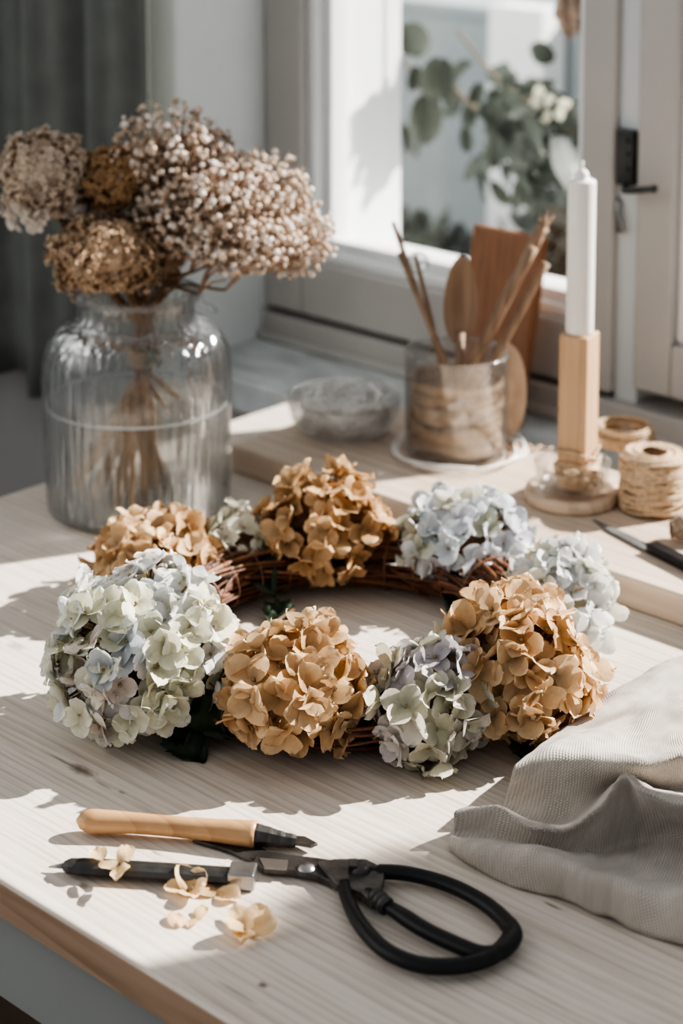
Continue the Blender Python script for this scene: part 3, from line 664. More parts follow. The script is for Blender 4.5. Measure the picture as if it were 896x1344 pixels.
for k in range(16): oval_leaf(m, bind+RT*g2.uniform(-.004, .016)-FW*.014+UP*g2.uniform(-.008, .012), Vector((g2.uniform(-1, 1), g2.uniform(-.3, .3), g2.uniform(-.5, 1))), Vector((0, -1, .2)), .011, .006, (.07, .12, .05), g2)
o = m.build('green_sprig', 'tree_leaf', base=bind+UP*.001); tag(o, 'tiny green sprig tied among the stems in the jar', 'sprig')

# ================================================================== tall glass with veneer and tools
MC = G(598, 594, TT); mp_ = ppm_at(MC+UP*.05)
RM = 68/mp_; zt = V(606, 462, MC).z-MC.z
gl = empty('glass_tumbler', MC, 'clear straight-sided glass filled with a roll of pale wood strips', 'glass jar')
m = MB(); o_ = [(0, .0006), (RM*.93, .0006), (RM, .006), (RM, zt), (RM-.001, zt+.002), (RM-.003, zt), (RM-.003, .009), (RM*.9, .008), (0, .008)]; m.lathe(sm_prof(o_[:3], 8)+o_[3:6]+o_[6:], MC, 56); m.build('glass_body', 'clear_glass', gl)
m = MB()
for zz in (zt,): m.tube([MC+Vector(((RM-.001)*math.cos(a*.1309), (RM-.001)*math.sin(a*.1309), zz)) for a in range(48)], .0016, 6, closed=True)
m.build('rim', 'bowl_glass', gl)
# roll of wood strips: a spiral of thin bands at different heights
rg = random.Random(31)
vr = empty('wood_strip_roll', MC+UP*.009, 'roll of thin pale wood strips packed inside the glass', 'wood strips'); 
zt2 = zt-.022
for k in range(7):
    m = MB(); rows0 = []; rows1 = []
    zb_ = .0095+k*(zt2-.012)/7; n_ = 60; hh = (zt2-.012)/7*.93; ph = rg.uniform(0, 6.28); tl = rg.uniform(-.0045, .0045)
    for i in range(n_+1):
        a = ph+i/n_*6.283*1.0; r_ = RM-.0052-(.0022 if i > n_*.97 else 0)-rg.uniform(0, .0003)-.0018*(k % 2)+.0006*math.sin(5*a+k); w = tl*math.sin(a)+.0012*math.sin(3*a+k)
        rows0.append(MC+Vector((r_*math.cos(a), r_*math.sin(a), max(zb_+w, .009)))); rows1.append(MC+Vector(((r_-.0008)*math.cos(a), (r_-.0008)*math.sin(a), zb_+hh+w)))
    for row_ in (rows0, rows1):
        for q_ in row_: q_.z = max(q_.z, MC.z+.0095)
    m.grid([rows0, [x.lerp(y, .5)+Vector((0, 0, 0)) for x, y in zip(rows0, rows1)], rows1]); m.build('wood_strip', 'veneer', vr, solid=.0009)
# things standing in the glass: placed by where their tops show, feet inside
def infoot(dx, dy, z=.012): return MC+RT*dx+FW*dy+UP*z
rg = random.Random(77)
def stick(label, top, off, foot, r0, r1, name='wooden_stick', bend=0.):
    p1 = V(top[0], top[1], MC, off); n_ = 14; pts = []
    for i in range(n_):
        t = i/(n_-1); pts.append(foot.lerp(p1, t)+RT*bend*math.sin(math.pi*t)+Vector((rg.uniform(-1, 1), rg.uniform(-1, 1), 0))*.0004)
    m = MB(); m.tube(pts, [(r0+(r1-r0)*i/(n_-1))*rg.uniform(.93, 1.07) for i in range(n_)], 8, None, .8)
    if 'frayed' in label:
        d_ = (p1-foot).normalized()
        for k in range(26):
            e_ = Vector((rg.uniform(-1, 1), rg.uniform(-1, 1), rg.uniform(-1, 1)))*.005; m.tube([p1-d_*.01+e_*.8, p1+d_*rg.uniform(.002, .012)+e_*1.3], [.0012, .0004], 4)
    o = m.build(name, 'stick_wood', base=foot); tag(o, label, 'stick', 'sticks and spoons in the glass'); return o
stick('thin twig leaning left out of the glass, its tip highest on that side', (516, 292), .0, infoot(.012, .004, .016), .0032, .0024)
stick('second twig leaning left out of the glass, shorter and thicker', (524, 332), -.008, infoot(.022, -.02, .016), .0035, .003)
stick('thin brown twig standing just left of the wooden spoon', (545, 335), .02, infoot(.002, .016, .016), .0028, .0022)
stick('stout wooden stick leaning right with a frayed top', (712, 297), .008, infoot(-.018, .012, .016), .0058, .0074)
stick('rough wooden stick leaning right in front of the cutting board', (700, 325), -.012, infoot(-.026, -.012, .016), .0050, .0064)
stick('split stick leaning right, lowest of the three on that side', (716, 345), -.004, infoot(-.008, -.024, .016), .0044, .0060)
# wooden spoon: bowl upward
ft = infoot(.0, -.016, .016); tp = V(606, 336, MC, -.01); ax_ = (tp-ft).normalized(); sp = empty('wooden_spoon', ft, 'brown wooden spoon standing bowl upwards in the glass', 'spoon', 'sticks and spoons in the glass')
bl_ = .088; bc = tp-ax_*bl_
m = MB(); m.tube([ft, ft.lerp(bc, .5), bc+ax_*.012], [.0042, .0040, .0050], 10); m.build('handle', 'stick_wood', sp)
rows = []; nrm = (-FW+RT*.35).normalized(); nrm = (nrm-ax_*nrm.dot(ax_)).normalized(); sd_ = ax_.cross(nrm)
m = MB()
for sgn in (1, -1):
    rows = []
    for i in range(15):
        u = (1-math.cos(math.pi*i/14))/2; w = .0180*math.sin(math.pi*i/14)**.95*(1.08-.16*u) if 0 < i < 14 else .0012; row = []
        for j in range(11):
            v = -1+j/5; row.append(bc+ax_*(bl_*u)+sd_*w*v-nrm*((1-v*v)*.006*math.sin(math.pi*u)+(.0022 if sgn < 0 else 0)*math.sqrt(max(0, 1-v*v))))
        rows.append(row if sgn > 0 else row[::-1])
    m.grid(rows)
m.build('bowl', 'stick_wood', sp)
# clear glass stirrer with bead, behind left
sg = infoot(.006, .03, .012); tp = V(548, 345, MC, .03); s2 = empty('glass_pick', sg, 'clear glass pick with a round bead end, behind the left twigs', 'pick', 'sticks and spoons in the glass')
m = MB(); m.tube([sg, tp], .0018, 8); m.build('rod', 'clear_glass', s2); m = MB(); m.ball(tp, .012, None, 20, 14); m.build('bead', 'clear_glass', s2)

# brown cutting board leaning on the window, standing on the sill
bx = [W(618, 298, YW-.02), W(712, 310, YW-.02)]
b0 = G(668, 572, SILL+.0008); 
lx = W(640, 420, YW-.03).x; rx_ = W(708, 450, YW-.03).x
zt_ = W(660, 302, YW-.016).z
cb = empty('cutting_board', ((lx+rx_)/2, b0.y, SILL), 'reddish brown wooden cutting board leaning on the window rail', 'cutting board')
xa, xb = W(622, 300, YW-.02).x, W(716, 318, YW-.02).x
yb = YW-.060; m = MB(); n_ = Vector((0, (YW-.012)-yb, zt_-SILL)); 
bc_ = Vector(((xa+xb)/2, (yb+YW-.016)/2, (SILL+zt_)/2)); upv = Vector((0, YW-.018-yb, zt_-SILL))/2; 
th = Vector((0, -upv.z, upv.y)).normalized()*.006
m.obox(bc_+UP*.0018, ((xb-xa)/2, 0, 0), upv, th); m.build('board', 'brown_board', cb, smooth=False, bevel=.004)
# paler round paddle leaning in front of it
pc = G(662, 578, TT); pd = empty('wooden_paddle', pc, 'pale oval wooden paddle leaning on the cutting board behind the glass', 'paddle')
m = MB(); a = G(664, 578, TT); top = V(668, 452, a+FW*.01); n_ = 28; out_ = []
h_ = (top-a).length; 
for k in range(n_):
    t = 2*math.pi*k/n_; out_.append((.021*math.sin(t), h_/2-h_/2*math.cos(t)))
fr = [a+RT*x+UP*z+FW*(z*.12) for x, z in out_]; bk = [p+FW*.006 for p in fr]
m.add(fr+bk, [tuple(range(n_)), tuple(range(2*n_-1, n_-1, -1))]+[(i, n_+i, n_+(i+1) % n_, (i+1) % n_) for i in range(n_)]); m.build('blade', 'coaster_wood', pd, smooth=False, bevel=.002)

# looped clear wire at the foot of the glass
rg = random.Random(13); m = MB()
pts = []
for i in range(90):
    a = i*.21; r_ = RM+.006+.011*rg.random()+.004*math.sin(i*.5); p = MC+Vector((r_*math.cos(a), r_*math.sin(a), .0018+.006*abs(math.sin(i*.17)))); pts.append(p)
m.tube(cr_curve(pts[::3], 200), .0011, 5)
o = m.build('wire_coil', 'white_cord', base=MC); tag(o, 'loose white wire coiled round the foot of the glass', 'wire')

# ================================================================== glass bowl with white cord
BC = G(452, 566, TT); bp_ = ppm_at(BC); RB = 74/bp_
bw = empty('glass_bowl', BC, 'shallow clear glass bowl heaped with white cord', 'bowl')
m = MB(); pr = sm_prof([(0, .0005), (RB*.6, .0005), (RB*.86, .008), (RB*.98, .022), (RB, .036), (RB+.001, .038), (RB-.002, .037), (RB*.95, .023), (RB*.82, .011), (RB*.6, .0035), (0, .0035)], 40); m.lathe(pr, BC, 48); m.build('bowl_body', 'bowl_glass', bw)
m = MB(); rg = random.Random(9); pts = []
for i in range(420):
    a = i*.35+rg.uniform(-.15, .15); r_ = RB*.78*(.35+.65*abs(math.sin(i*.043))); pts.append(BC+Vector((r_*math.cos(a), r_*math.sin(a), .0075+.044*rg.random()*(1.15-r_/RB*.6)+.004*(r_/RB)**2)))
m.tube(cr_curve(pts, 1500), .0011, 4); o = m.build('white_cord_heap', 'white_cord', base=BC+UP*.007); tag(o, 'tangled heap of white cord inside the glass bowl', 'cord')
# folded pleated tulle fan on the bowl's left
c = G(412, 560, TT+.03); m = MB(); rows = []
for i in range(9):
    t = i/8; row = []
    for j in range(61):
        a = (j/60-.5)*2.0+.15; r_ = .010+.034*t; row.append(c+RT*math.sin(a)*r_*1.15+UP*(math.cos(a)*r_*.85+.004)+FW*(.0035*math.sin(j*1.26)*t))
    rows.append(row)
m.grid(rows); o = m.build('pleated_fan', 'bowl_glass', base=c); tag(o, 'translucent pleated fan of stiff gauze resting on the glass bowl', 'gauze')

# ================================================================== candle group
CC = G(750, 655, TT)
# coaster
RCo = 62/ppm_at(CC)
m = MB(); m.lathe(sm_prof([(0, .0005), (RCo*.94, .0005), (RCo, .003), (RCo, .009), (RCo*.97, .0115)], 14)+[(RCo*.86, .0115), (RCo*.82, .009), (0, .009)], CC, 56)
o = m.build('wooden_coaster', 'coaster_wood', base=CC); tag(o, 'round pale wooden coaster under the candle holder', 'coaster')
dz = .0095
ds = empty('glass_dish', CC+UP*dz, 'low clear glass dish around the foot of the candle holder', 'dish')
m = MB(); RD = 50/ppm_at(CC); m.lathe(sm_prof([(0, dz), (RD*.7, dz), (RD*.92, dz+.008), (RD, dz+.026), (RD+.0008, dz+.0275), (RD-.0015, dz+.0265), (RD*.88, dz+.010), (RD*.66, dz+.0032), (0, dz+.0032)], 32), CC, 48); m.build('dish_body', 'clear_glass', ds)
hp = ppm_at(CC+UP*.1); zb0 = CC.z+dz+.0034
zc = V(757, 437, CC).z; hc = V(756.5, 620, CC)
axc = Vector((CC.x, CC.y, 0)); sh_ = V(756.5, 500, CC)-V(750, 500, CC); hx, hy = CC.x+sh_.x, CC.y+sh_.y
hs = .0150
h_ = empty('candle_holder', (hx, hy, zb0), 'tall square block of pale wood used as candle holder', 'candle holder')
m = MB(); an = math.radians(-29)+math.atan2(ry, rx); e1 = Vector((math.cos(an), math.sin(an), 0)); e2 = Vector((-math.sin(an), math.cos(an), 0))
# broad shaded face to the left, narrow sunlit face to the right
m.obox((hx, hy, (zb0+zc)/2), e1*hs*.93, e2*hs, UP*((zc-zb0)/2)); m.build('block', 'beech', h_, smooth=False, bevel=.0012)
m = MB(); rg = random.Random(2)
for k in range(9):
    z = zb0+.012+.018*rg.random(); pts = [] ; til = rg.uniform(-.009, .009); ph = rg.uniform(0, 6)
    for i in range(32):
        a = i*math.pi/16; q = max(abs(math.cos(a)), abs(math.sin(a))); r_ = hs*(1/q)*.995+.0018+.0008*(k % 3); r_ = min(r_, hs*1.36+.002)
        pts.append(Vector((hx, hy, z+til*math.sin(a+ph)))+e1*math.cos(a)*r_+e2*math.sin(a)*r_)
    m.tube(pts, .0013, 5, closed=True)
kn = Vector((hx, hy, zb0+.02))-FW*.026
for k in range(6):
    a = k*1.05; m.tube(cr_curve([kn, kn+RT*math.cos(a)*.012+UP*math.sin(a)*.006-FW*.003, kn+RT*math.cos(a+.6)*.018+UP*(math.sin(a)*.007-.004), kn+RT*.004], 14), .0011, 5)
o = m.build('raffia_tie', 'raffia', base=(hx, hy, zb0)); tag(o, 'raffia tied in loops round the foot of the candle holder', 'raffia')
cd = empty('candle', (hx, hy, zc), 'tall white pillar candle standing in the wooden block', 'candle')
rc = 18.2/hp; ztp = V(757, 236, CC).z; c0 = Vector((hx, hy, zc+.0004))
m = MB(); Hc = ztp-zc; m.lathe([(0, 0), (rc*.98, 0), (rc, .002), (rc, Hc-.003), (rc*.97, Hc-.0008), (rc*.86, Hc), (rc*.55, Hc-.0005), (rc*.5, Hc+.004), (rc*.42, Hc+.007), (rc*.2, Hc+.0095), (0, Hc+.010)], c0, 40); m.build('wax_body', 'wax', cd)
m = MB(); m.tube([c0+UP*(Hc+.008), c0+UP*(Hc+.016)], [.0016, .0012], 8); m.ball(c0+UP*(Hc+.0155), .0017, None, 8, 6); m.build('wick', 'white_cord', cd)

# raffia coil in a low glass behind the twine
RC = G(818, 588, TT); rg = random.Random(44)
m = MB()
for k in range(16):
    a0 = rg.uniform(0, 6); r_ = .027+rg.uniform(-.004, .004); z = .004+k*.0013; til = rg.uniform(-.004, .004)
    m.tube([RC+Vector((r_*math.cos(i*.2618), r_*math.sin(i*.2618), max(z+til*math.sin(i*.2618+a0), .0015))) for i in range(24)], .0014, 5, closed=True)
for k in range(7): 
    p = RC+RT*(-.034)+UP*.012; a = rg.uniform(0, 6.28); m.tube(cr_curve([p, p+Vector((math.cos(a)*.009, math.sin(a)*.009, .010)), p+Vector((math.cos(a)*.012, math.sin(a)*.012, -.003))], 10), .0013, 5)
o = m.build('raffia_coil', 'raffia', base=RC); tag(o, 'loose coil of raffia lying behind the twine spool', 'raffia')
m = MB(); c = G(700, 592, TT); pts = [c+RT*(-.018+.0015*i)+FW*(.006*math.sin(i*.8)) +UP*(.0016+.003*abs(math.sin(i*.5))) for i in range(26)]; m.tube(cr_curve(pts, 70), .0010, 5)
m.tube(cr_curve([c+UP*.0014-RT*.02, c-RT*.026+FW*.010+UP*.0014, c-RT*.012+FW*.016+UP*.0014, c+FW*.008+UP*.0014], 24), .0011, 5)
o = m.build('string_loop', 'twine', base=c); tag(o, 'short loop of pale string between the glass and the candle', 'string')

# ================================================================== twine spool
SC = G(856, 668, TT); sp_ = ppm_at(SC+UP*.03); RS = 44/sp_; HS = V(856, 592, SC).z-SC.z-.0
s_ = empty('twine_spool', SC, 'thick cylindrical spool of natural twine on the board', 'spool of twine')
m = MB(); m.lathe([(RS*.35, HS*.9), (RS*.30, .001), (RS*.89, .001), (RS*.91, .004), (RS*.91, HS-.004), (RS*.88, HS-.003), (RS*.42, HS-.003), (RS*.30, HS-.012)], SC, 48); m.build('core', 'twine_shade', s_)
m = MB(); rg = random.Random(6); pts = []
NT = 46
for i in range(NT*22):
    a = i/22*2*math.pi; k = i/22/NT; amp = .30; zc_ = HS*.5; z = HS*.5+(HS*.5-.003)*(.28*math.sin(a*1.0+k*9)+.70*math.sin(k*2*math.pi*5+.5)); z = min(max(z, .0022), HS-.002)
    r_ = RS-.0012+.0010*math.sin(k*31+a*.37); pts.append(SC+Vector((r_*math.cos(a), r_*math.sin(a), z)))
m.tube(pts, .0013, 6)
for k in range(14):
    r_ = RS*(.42+.55*k/13); m.tube([SC+Vector((r_*math.cos(i*.196), r_*math.sin(i*.196), HS-.0008-.003*(k/13)**6+.0006*math.sin(i*.6+k))) for i in range(32)], .0010, 5, closed=True)
m.build('wound_twine', 'twine', s_)
# ================================================================== dark knife + burlap on the board
m = MB(); a = GT(776, 682, TR+.0015); b_ = GT(930, 760, TR+.0015); d = (b_-a).normalized(); n_ = UP.cross(d)
kf = empty('craft_knife', a, 'dark grey metal knife lying across the board in front of the twine', 'knife')
pts = [(0, .001), (.03, .0042), (.085, .0062), (.085, -.0062), (.03, -.0048)]
m.prism([((a+d*x+n_*y).x, (a+d*x+n_*y).y) for x, y in pts], TT+.0008, TT+.0026); m.build('blade', 'blade_grey', kf, smooth=False, bevel=.0004)
m = MB(); m.obox(a+d*.132+UP*.0032, d*.050, n_*.0068, UP*.0042); m.build('handle', 'black_coating', kf, smooth=False, bevel=.002)
c = G(897, 712, TT); m = MB(); rg = random.Random(19); pts = []
for i in range(12):
    t = i/11; pts.append(c-RT*(.012-.07*t)+FW*.004*math.sin(t*7)+UP*(.0125+.002*math.sin(t*9)))
c2 = cr_curve(pts, 40); rows = []
for i, p in enumerate(c2):
    row = []
    for k in range(25):
        a = k/24*6.2832; r_ = .0105*(.55+.45*math.sin(min(1, (i+2)/10)*math.pi/2))*(1+.16*math.sin(a*6+i*.45)+.08*math.sin(a*3-i*.8)); row.append(p+FW*math.cos(a)*r_+UP*math.sin(a)*r_)
    rows.append(row)
m.grid(rows); o = m.build('burlap_twist', 'burlap', base=c); tag(o, 'twisted piece of brown burlap at the right edge of the board', 'fabric')

# ================================================================== tools in front
# scissors / shears
hz = .0075
sc_ = empty('garden_scissors', GT(458, 1150), 'black forged scissors with wide looped handles lying on the table', 'scissors')
def gp(l, h=hz): return [GT(x, y, h if len(q) < 1 else q[0]) for (x, y, *q) in l]
m = MB(); up = cr_curve(gp([(462, 1143), (482, 1144), (530, 1146), (585, 1160), (635, 1185), (668, 1215), (672, 1232), (655, 1250), (632, 1252), (608, 1244), (560, 1222), (525, 1200), (497, 1182), (482, 1170)]), 90)
rad = []
for i in range(90):
    t = i/89; rad.append(.0036 if t < .06 else (.0054 if t < .45 else (.0058 if t < .62 else .0056-.0022*max(0, (t-.85)/.15))))
m.tube(up, rad, 12, None, .8); m.build('handle', 'black_coating', sc_)
m = MB(); lo = cr_curve(gp([(452, 1160), (455, 1178), (472, 1212), (505, 1247), (550, 1266), (600, 1268), (640, 1258), (662, 1242), (671, 1228)]), 60)
m.tube(lo, [.0042+.0014*math.sin(math.pi*min(1, i/40)*.5) for i in range(60)], 12, None, .8); m.build('handle', 'black_coating', sc_)
# shank block at the pivot
def flat_blade(name, outline, z0, z1, mat, root, bev=.0006):
    m = MB(); m.prism([(p.x, p.y) for p in [GT(x, y, (z0+z1)/2) for x, y in outline]][::-1], T+z0, T+z1); return m.build(name, mat, root, smooth=False, bevel=bev)
flat_blade('blade', [(337, 1124), (352, 1121), (385, 1126), (420, 1130), (455, 1136), (470, 1150), (466, 1166), (450, 1168), (420, 1154), (385, 1146), (345, 1143), (332, 1136)], .002, .0065, 'forged_steel', sc_)
flat_blade('blade_back', [(252, 1104), (300, 1103), (340, 1112), (356, 1122), (350, 1134), (335, 1134), (300, 1118)], .0006, .0034, 'forged_steel', sc_)
flat_blade('shank', [(415, 1136), (440, 1132), (480, 1132), (500, 1142), (505, 1152), (500, 1178), (488, 1190), (474, 1176), (440, 1164)], .0035, .0095, 'forged_steel', sc_, .0012)
flat_blade('bright_facet', [(340, 1126), (378, 1129), (376, 1142), (347, 1140)], .0066, .0070, 'bright_steel', sc_, .0001)
m = MB(); c = GT(402, 1139, .0066); m.lathe([(0, .0022), (.0045, .0018), (.0058, 0)], c, 18); m.build('rivet', 'bright_steel', sc_)
m = MB(); c = GT(472, 1141, .0095); m.lathe([(0, .004), (.0045, .0038), (.0065, .0015), (.007, -.001)], c, 18); m.build('pivot_screw', 'dark_iron', sc_)
m = MB(); c = GT(463, 1138, .0110); m.obox(c, RT*.0028, FW*.0045, UP*.0035); m.build('stop_lug', 'forged_steel', sc_, smooth=False, bevel=.0006)
m = MB()
for k in range(3):
    t = .15+k*.35; c = GT(492, 1176, .0085).lerp(GT(507, 1190, .0085), t); d = (GT(507, 1190, .0085)-GT(492, 1176, .0085)).normalized(); m.tube([c-d*.0016, c+d*.0016], .0058, 12)
m.build('collar', 'dark_iron', sc_)

# wooden-handled tool
a, b_ = GT(100, 1077, .0092), GT(336, 1096, .0086); wt = empty('wood_handled_knife', GT(220, 1095), 'small knife with a long turned light wooden handle, dark metal tip', 'knife')
m = MB(); c2 = cr_curve([a, GT(170, 1080, .0092), GT(250, 1087, .0090), b_], 40); rr = []
for i in range(40):
    t = i/39; r_ = .0078*math.sqrt(max(0, 1-(1-min(1, t/.10))**2)) if t < .1 else .0078-.0012*math.sin((t-.1)/.75*math.pi)*(t < .85)+(.0012*(t-.8)/.2 if t > .8 else 0); rr.append(max(r_, .0012))
m.tube(c2, rr, 16); m.build('handle', 'handle_wood', wt)
m = MB(); c2 = cr_curve([GT(333, 1096, .0086), GT(350, 1098, .0080), GT(372, 1102, .0066), GT(388, 1104, .0055)], 12); m.tube(c2, [.0078, .0078, .0072, .0068, .0066, .0060, .0056, .0056, .0050, .0048, .0046, .0040], 7); m.build('ferrule', 'forged_steel', wt, smooth=False)
flat_blade('tip', [(383, 1098), (400, 1099), (417, 1108), (408, 1112), (398, 1110), (385, 1108)], .004, .006, 'forged_steel', wt, .0003)
# dark flat carving tool
ck = empty('carving_tool', GT(200, 1145), 'flat dark metal carving tool with a thin spike and bright square end', 'carving tool')
m = MB(); c2 = cr_curve([GT(84, 1136, .0062), GT(100, 1137, .0062), GT(200, 1143, .0062), GT(305, 1150, .0062)], 30)
m.tube(c2, [.0042]+[.0068]*2+[.0076]*27, 10, None, .62, up=(0, 0, 1)); m.build('body', 'forged_steel', ck, smooth=False)
m = MB(); m.tube([GT(86, 1136, .005), GT(64, 1138, .003)], [.0022, .0006], 8); m.build('spike', 'bright_steel', ck)
d = (GT(332, 1152)-GT(300, 1150)).normalized(); n_ = UP.cross(d); m = MB(); m.obox(GT(318, 1150, .0062), d*.0085, n_*.0080, UP*.0056); m.build('end_cap', 'bright_steel', ck, smooth=False, bevel=.0012)

# fallen petals
rg = random.Random(23)
def fallen(label, px, py, h, n, size, spread, name='fallen_petal', tilt=.5):
    c = GT(px, py, h+.001); m = MB(); b_, e = (.80, .58, .33), (.88, .70, .48)
    a0 = rg.uniform(0, 6.28)
    for k in range(n):
        th = a0+k*6.283/max(n, 2)+rg.uniform(-.3, .3); d = Vector((math.cos(th), math.sin(th), rg.uniform(0, tilt))).normalized(); nn = Vector((rg.uniform(-.2, .2), rg.uniform(-.2, .2), 1))-FW*tilt*.5; nn = (nn-d*nn.dot(d)).normalized()
        v = rg.uniform(.85, 1.1); petal(m, c+UP*(.0015 if n > 1 else .001)+d*spread, d, nn, size*rg.uniform(.85, 1.1), size*rg.uniform(.8, 1), rg.uniform(.1, .5), rg.uniform(-.25, .1), tuple(x*v for x in b_), e, 6, 5, rg)
    lo_ = min(v[2] for v in m.v); dz_ = (T+h+.0004)-lo_; m.v = [(v[0], v[1], v[2]+dz_) for v in m.v]
    o = m.build(name, 'petal_tissue', base=(c.x, c.y, T+h)); tag(o, label, 'petal', 'dry petals dropped round the carving tool'); return o
fallen('pale dry petal on the spiked end of the carving tool, left one', 133, 1130, .0122, 2, .0150, .001, tilt=.25)
fallen('pale dry petal on the carving tool, right of the first', 163, 1137, .0122, 2, .0155, .001, tilt=.25)
fallen('crumpled tan petal cluster just in front of the carving tool', 246, 1170, 0, 5, .0165, 0, tilt=.8)
fallen('flat dry petal lying beside the crumpled cluster', 284, 1174, 0, 2, .017, 0, tilt=.2)
fallen('small curled petal below the crumpled cluster', 229, 1200, 0, 1, .016, 0, tilt=.2)
fallen('tiny pale petal beside the small curled petal', 257, 1206, 0, 2, .011, 0, tilt=.2)
fallen('dried tan floret of several petals nearest the table edge', 323, 1222, 0, 5, .019, 0, name='fallen_floret', tilt=.7)

# ================================================================== linen napkin
rowsdef = [
 [(772, 934, .002), (800, 910, .004), (840, 886, .008), (896, 860, .010), (980, 825, .008), (1080, 790, .004)],
 [(762, 940, .012), (795, 922, .020), (838, 900, .020), (896, 880, .018), (980, 856, .016), (1085, 828, .012)],
 [(745, 952, .022), (785, 938, .027), (837, 920, .024), (896, 902, .016), (980, 878, .018), (1090, 855, .012)],
 [(722, 968, .024), (765, 960, .022), (815, 948, .017), (870, 938, .022), (940, 920, .024), (1100, 890, .014)],
 [(695, 988, .034), (745, 968, .036), (795, 968, .028), (845, 978, .024), (896, 966, .020), (990, 948, .022), (1110, 925, .02)],
 [(676, 1002, .036), (728, 985, .042), (780, 990, .040), (837, 1000, .040), (896, 989, .043), (1000, 980, .04), (1120, 965, .03)],
 [(672, 1016, .030), (722, 1004, .036), (774, 1010, .034), (832, 1012, .037), (892, 1002, .038), (1000, 996, .035), (1125, 980, .026)],
 [(664, 1040, .014), (710, 1046, .014), (758, 1048, .014), (800, 1032, .020), (850, 1026, .026), (905, 1026, .022), (1000, 1018, .02), (1130, 1000, .014)],
 [(654, 1060, .006), (700, 1078, .004), (747, 1077, .005), (783, 1054, .014), (812, 1028, .026), (850, 1034, .020), (905, 1044, .014), (1010, 1044, .014), (1140, 1024, .01)],
 [(600, 1068, .017), (655, 1064, .020), (702, 1089, .017), (747, 1086, .019), (784, 1060, .034), (820, 1016, .056), (840, 1036, .052), (896, 1053, .046), (1010, 1058, .04), (1150, 1045, .03)],
 [(596, 1078, .013), (653, 1074, .016), (702, 1095, .013), (751, 1093, .014), (788, 1070, .028), (824, 1034, .046), (844, 1050, .043), (898, 1064, .038), (1014, 1070, .033), (1155, 1055, .025)],
 [(594, 1092, .004), (648, 1098, .004), (702, 1112, .002), (758, 1116, .002), (802, 1108, .004), (840, 1096, .008), (898, 1092, .012), (1020, 1098, .012), (1160, 1085, .01)],
 [(592, 1097, .004), (642, 1104, .004), (700, 1114, .003), (762, 1122, .002), (806, 1122, .003), (850, 1118, .004), (900, 1114, .004), (1020, 1120, .004), (1165, 1112, .004)],
 [(589, 1098, .009), (630, 1106, .016), (698, 1110, .024), (747, 1128, .020), (822, 1150, .014), (896, 1156, .010), (1020, 1180, .010), (1175, 1205, .01)],
 [(588, 1100, .009), (626, 1110, .016), (697, 1114, .027), (747, 1133, .027), (822, 1160, .026), (896, 1174, .026), (1020, 1205, .025), (1180, 1240, .02)],
 [(588, 1108, .005), (620, 1124, .009), (692, 1136, .018), (745, 1154, .018), (822, 1183, .018), (896, 1200, .019), (1020, 1238, .018), (1185, 1285, .015)],
 [(590, 1112, .001), (617, 1134, .001), (676, 1162, .001), (740, 1179, .001), (822, 1216, .001), (896, 1240, .001), (1020, 1287, .001), (1190, 1350, .001)]]
NC = 130; base_rows = [cr_curve([GT(x, y, z+.0012) for x, y, z in r_], NC) for r_ in rowsdef]
cols_ = []; NR = 130
for j in range(NC): cols_.append(cr_curve([r_[j] for r_ in base_rows], NR))
m = MB(); rows = []
for i in range(NR):
    row = []
    for j in range(NC):
        p = cols_[j][i].copy(); e = noise.noise(Vector((p.x*38+p.y*10, p.y*26, 3)))*.0036+noise.noise(Vector((p.x*75, p.y*75, 9)))*.0013
        p.z = max(p.z+e, T+.0012); row.append(p)
    rows.append(row)
m.grid(rows); nb = GT(760, 1090)
o = m.build('linen_napkin', 'linen', base=nb, solid=.0016); tag(o, 'rumpled natural grey linen cloth lying in folds on the right of the table', 'cloth')
uvl = o.data.uv_layers.new(name='UVMap')
ul = [0]; vl = [0]; mi = NR//2; mj = NC//2
for j in range(1, NC): ul.append(ul[-1]+(rows[mi][j]-rows[mi][j-1]).length)
vcum = []
for j in range(NC):
    a = [0]
    for i in range(1, NR): a.append(a[-1]+(rows[i][j]-rows[i-1][j]).length)
    vcum.append(a)
for lp in o.data.loops:
    i, j = divmod(lp.vertex_index, NC); uvl.data[lp.index].uv = (ul[j], vcum[j][i])

# ================================================================== added shade tree + light
rg = random.Random(88)
SUN_AZ = Vector((.45, .89, 0)).normalized(); EL = math.radians(33)
S = (SUN_AZ*math.cos(EL)+UP*math.sin(EL)).normalized()
lf.build('foliage', 'tree_leaf', TREE)
# added unseen tree; leaves set along sun rays shade the table's near right
def inside(p, poly):
    c = False; n = len(poly)
    for k in range(n):
        (x1, y1), (x2, y2) = poly[k], poly[k-1]
        if (y1 > p[1]) != (y2 > p[1]) and p[0] < (x2-x1)*(p[1]-y1)/(y2-y1)+x1: c = not c
    return c
area = [(415, 1200), (470, 1172), (560, 1150), (605, 1160), (690, 1205), (830, 1265), (920, 1300), (1020, 1380), (540, 1380)]
YT2 = 1.45; pts_ = []
while len(pts_) < 300:
    q = (rg.uniform(400, 1020), rg.uniform(1000, 1380))
    if inside(q, area): g = GT(*q); pts_.append(g+S*((YT2-g.y)/S.y+rg.uniform(-.25, .25)))
cc = sum(pts_, Vector((0, 0, 0)))/len(pts_)
tr2 = empty('garden_tree', (cc.x+.5, YT2+.1, 0), 'unseen tree added right of the window so its crown shades the table', 'tree')
m = MB(); m2 = MB()
for p in pts_: oval_leaf(m, p, Vector((rg.uniform(-1, 1), rg.uniform(-.5, .5), rg.uniform(-1, .3))), Vector((rg.uniform(-.6, .6), -1, rg.uniform(-.2, 1))), rg.uniform(.045, .08), rg.uniform(.035, .055), leafcol(.6), rg, .1)
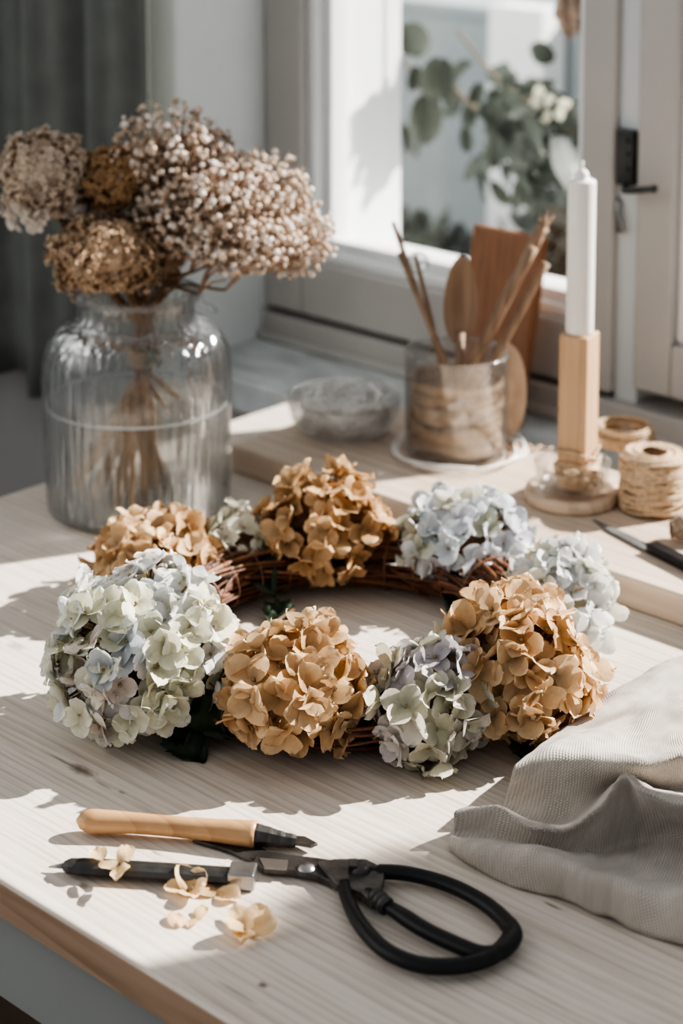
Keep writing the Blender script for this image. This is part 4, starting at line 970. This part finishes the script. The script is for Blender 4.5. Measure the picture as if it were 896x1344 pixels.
base_ = Vector((cc.x+.5, YT2+.1, 0)); m2.tube(cr_curve([base_, base_+Vector((.03, 0, .7)), base_+Vector((0, 0, 1.4)), base_+Vector((-.03, 0, cc.z+.3))], 20), [.03-.0008*k for k in range(20)], 10)
for k in range(26):
    p = rg.choice(pts_); q = base_+Vector((0, 0, rg.uniform(1.1, cc.z+.2))); m2.tube(cr_curve([q, q.lerp(p, .5)+UP*.05, p], 8), [.009, .008, .007, .006, .005, .004, .003, .002], 6)
m2.build('trunk', 'bark', tr2); m.build('foliage', 'tree_leaf', tr2)



sun = bpy.data.lights.new('sun', 'SUN'); sun.energy = 9.; sun.angle = math.radians(.8); sun.color = (1., .95, .89)
so = bpy.data.objects.new('sun', sun); COL.objects.link(so); so.rotation_euler = S.to_track_quat('Z', 'Y').to_euler()
# soft fill lamp added on the camera side to lift the ambient light
ar = bpy.data.lights.new('room_fill', 'AREA'); ar.energy = 6; ar.size = 1.8; ar.color = (1., .97, .93)
ao = bpy.data.objects.new('room_fill', ar); COL.objects.link(ao); ao.location = (-1.2, -1.9, 2.1); ao.rotation_euler = (Vector(ao.location)-Vector((0, 0, .8))).to_track_quat('Z', 'Y').to_euler()

wd = bpy.data.worlds.new('World'); bpy.context.scene.world = wd; wd.use_nodes = True
nt = wd.node_tree; bg = nt.nodes['Background']; bg.inputs[0].default_value = (.92, .95, 1., 1); bg.inputs[1].default_value = .29

cam = bpy.data.cameras.new('camera'); co = bpy.data.objects.new('camera', cam); COL.objects.link(co)
co.location = (CX, CY, CZ)
fwd = Vector((fx*math.cos(TH), fy*math.cos(TH), -math.sin(TH)))
co.rotation_euler = (-fwd).to_track_quat('Z', 'Y').to_euler()
cam.sensor_fit = 'VERTICAL'; cam.sensor_height = 36; cam.lens = F/1344*36
cam.shift_y = -(672-YP)/1344; cam.shift_x = 0
cam.clip_start = .05; cam.dof.use_dof = True; cam.dof.focus_distance = (GT(420, 930, .05)-co.location).dot(fwd); cam.dof.aperture_fstop = 5.2
bpy.context.scene.camera = co
sc = bpy.context.scene
sc.view_settings.view_transform = 'AgX'; sc.view_settings.look = 'AgX - High Contrast'; sc.view_settings.exposure = 0.62
sc.cycles.use_denoising = True; sc.cycles.max_bounces = 14; sc.cycles.transparent_max_bounces = 24; sc.cycles.transmission_bounces = 12
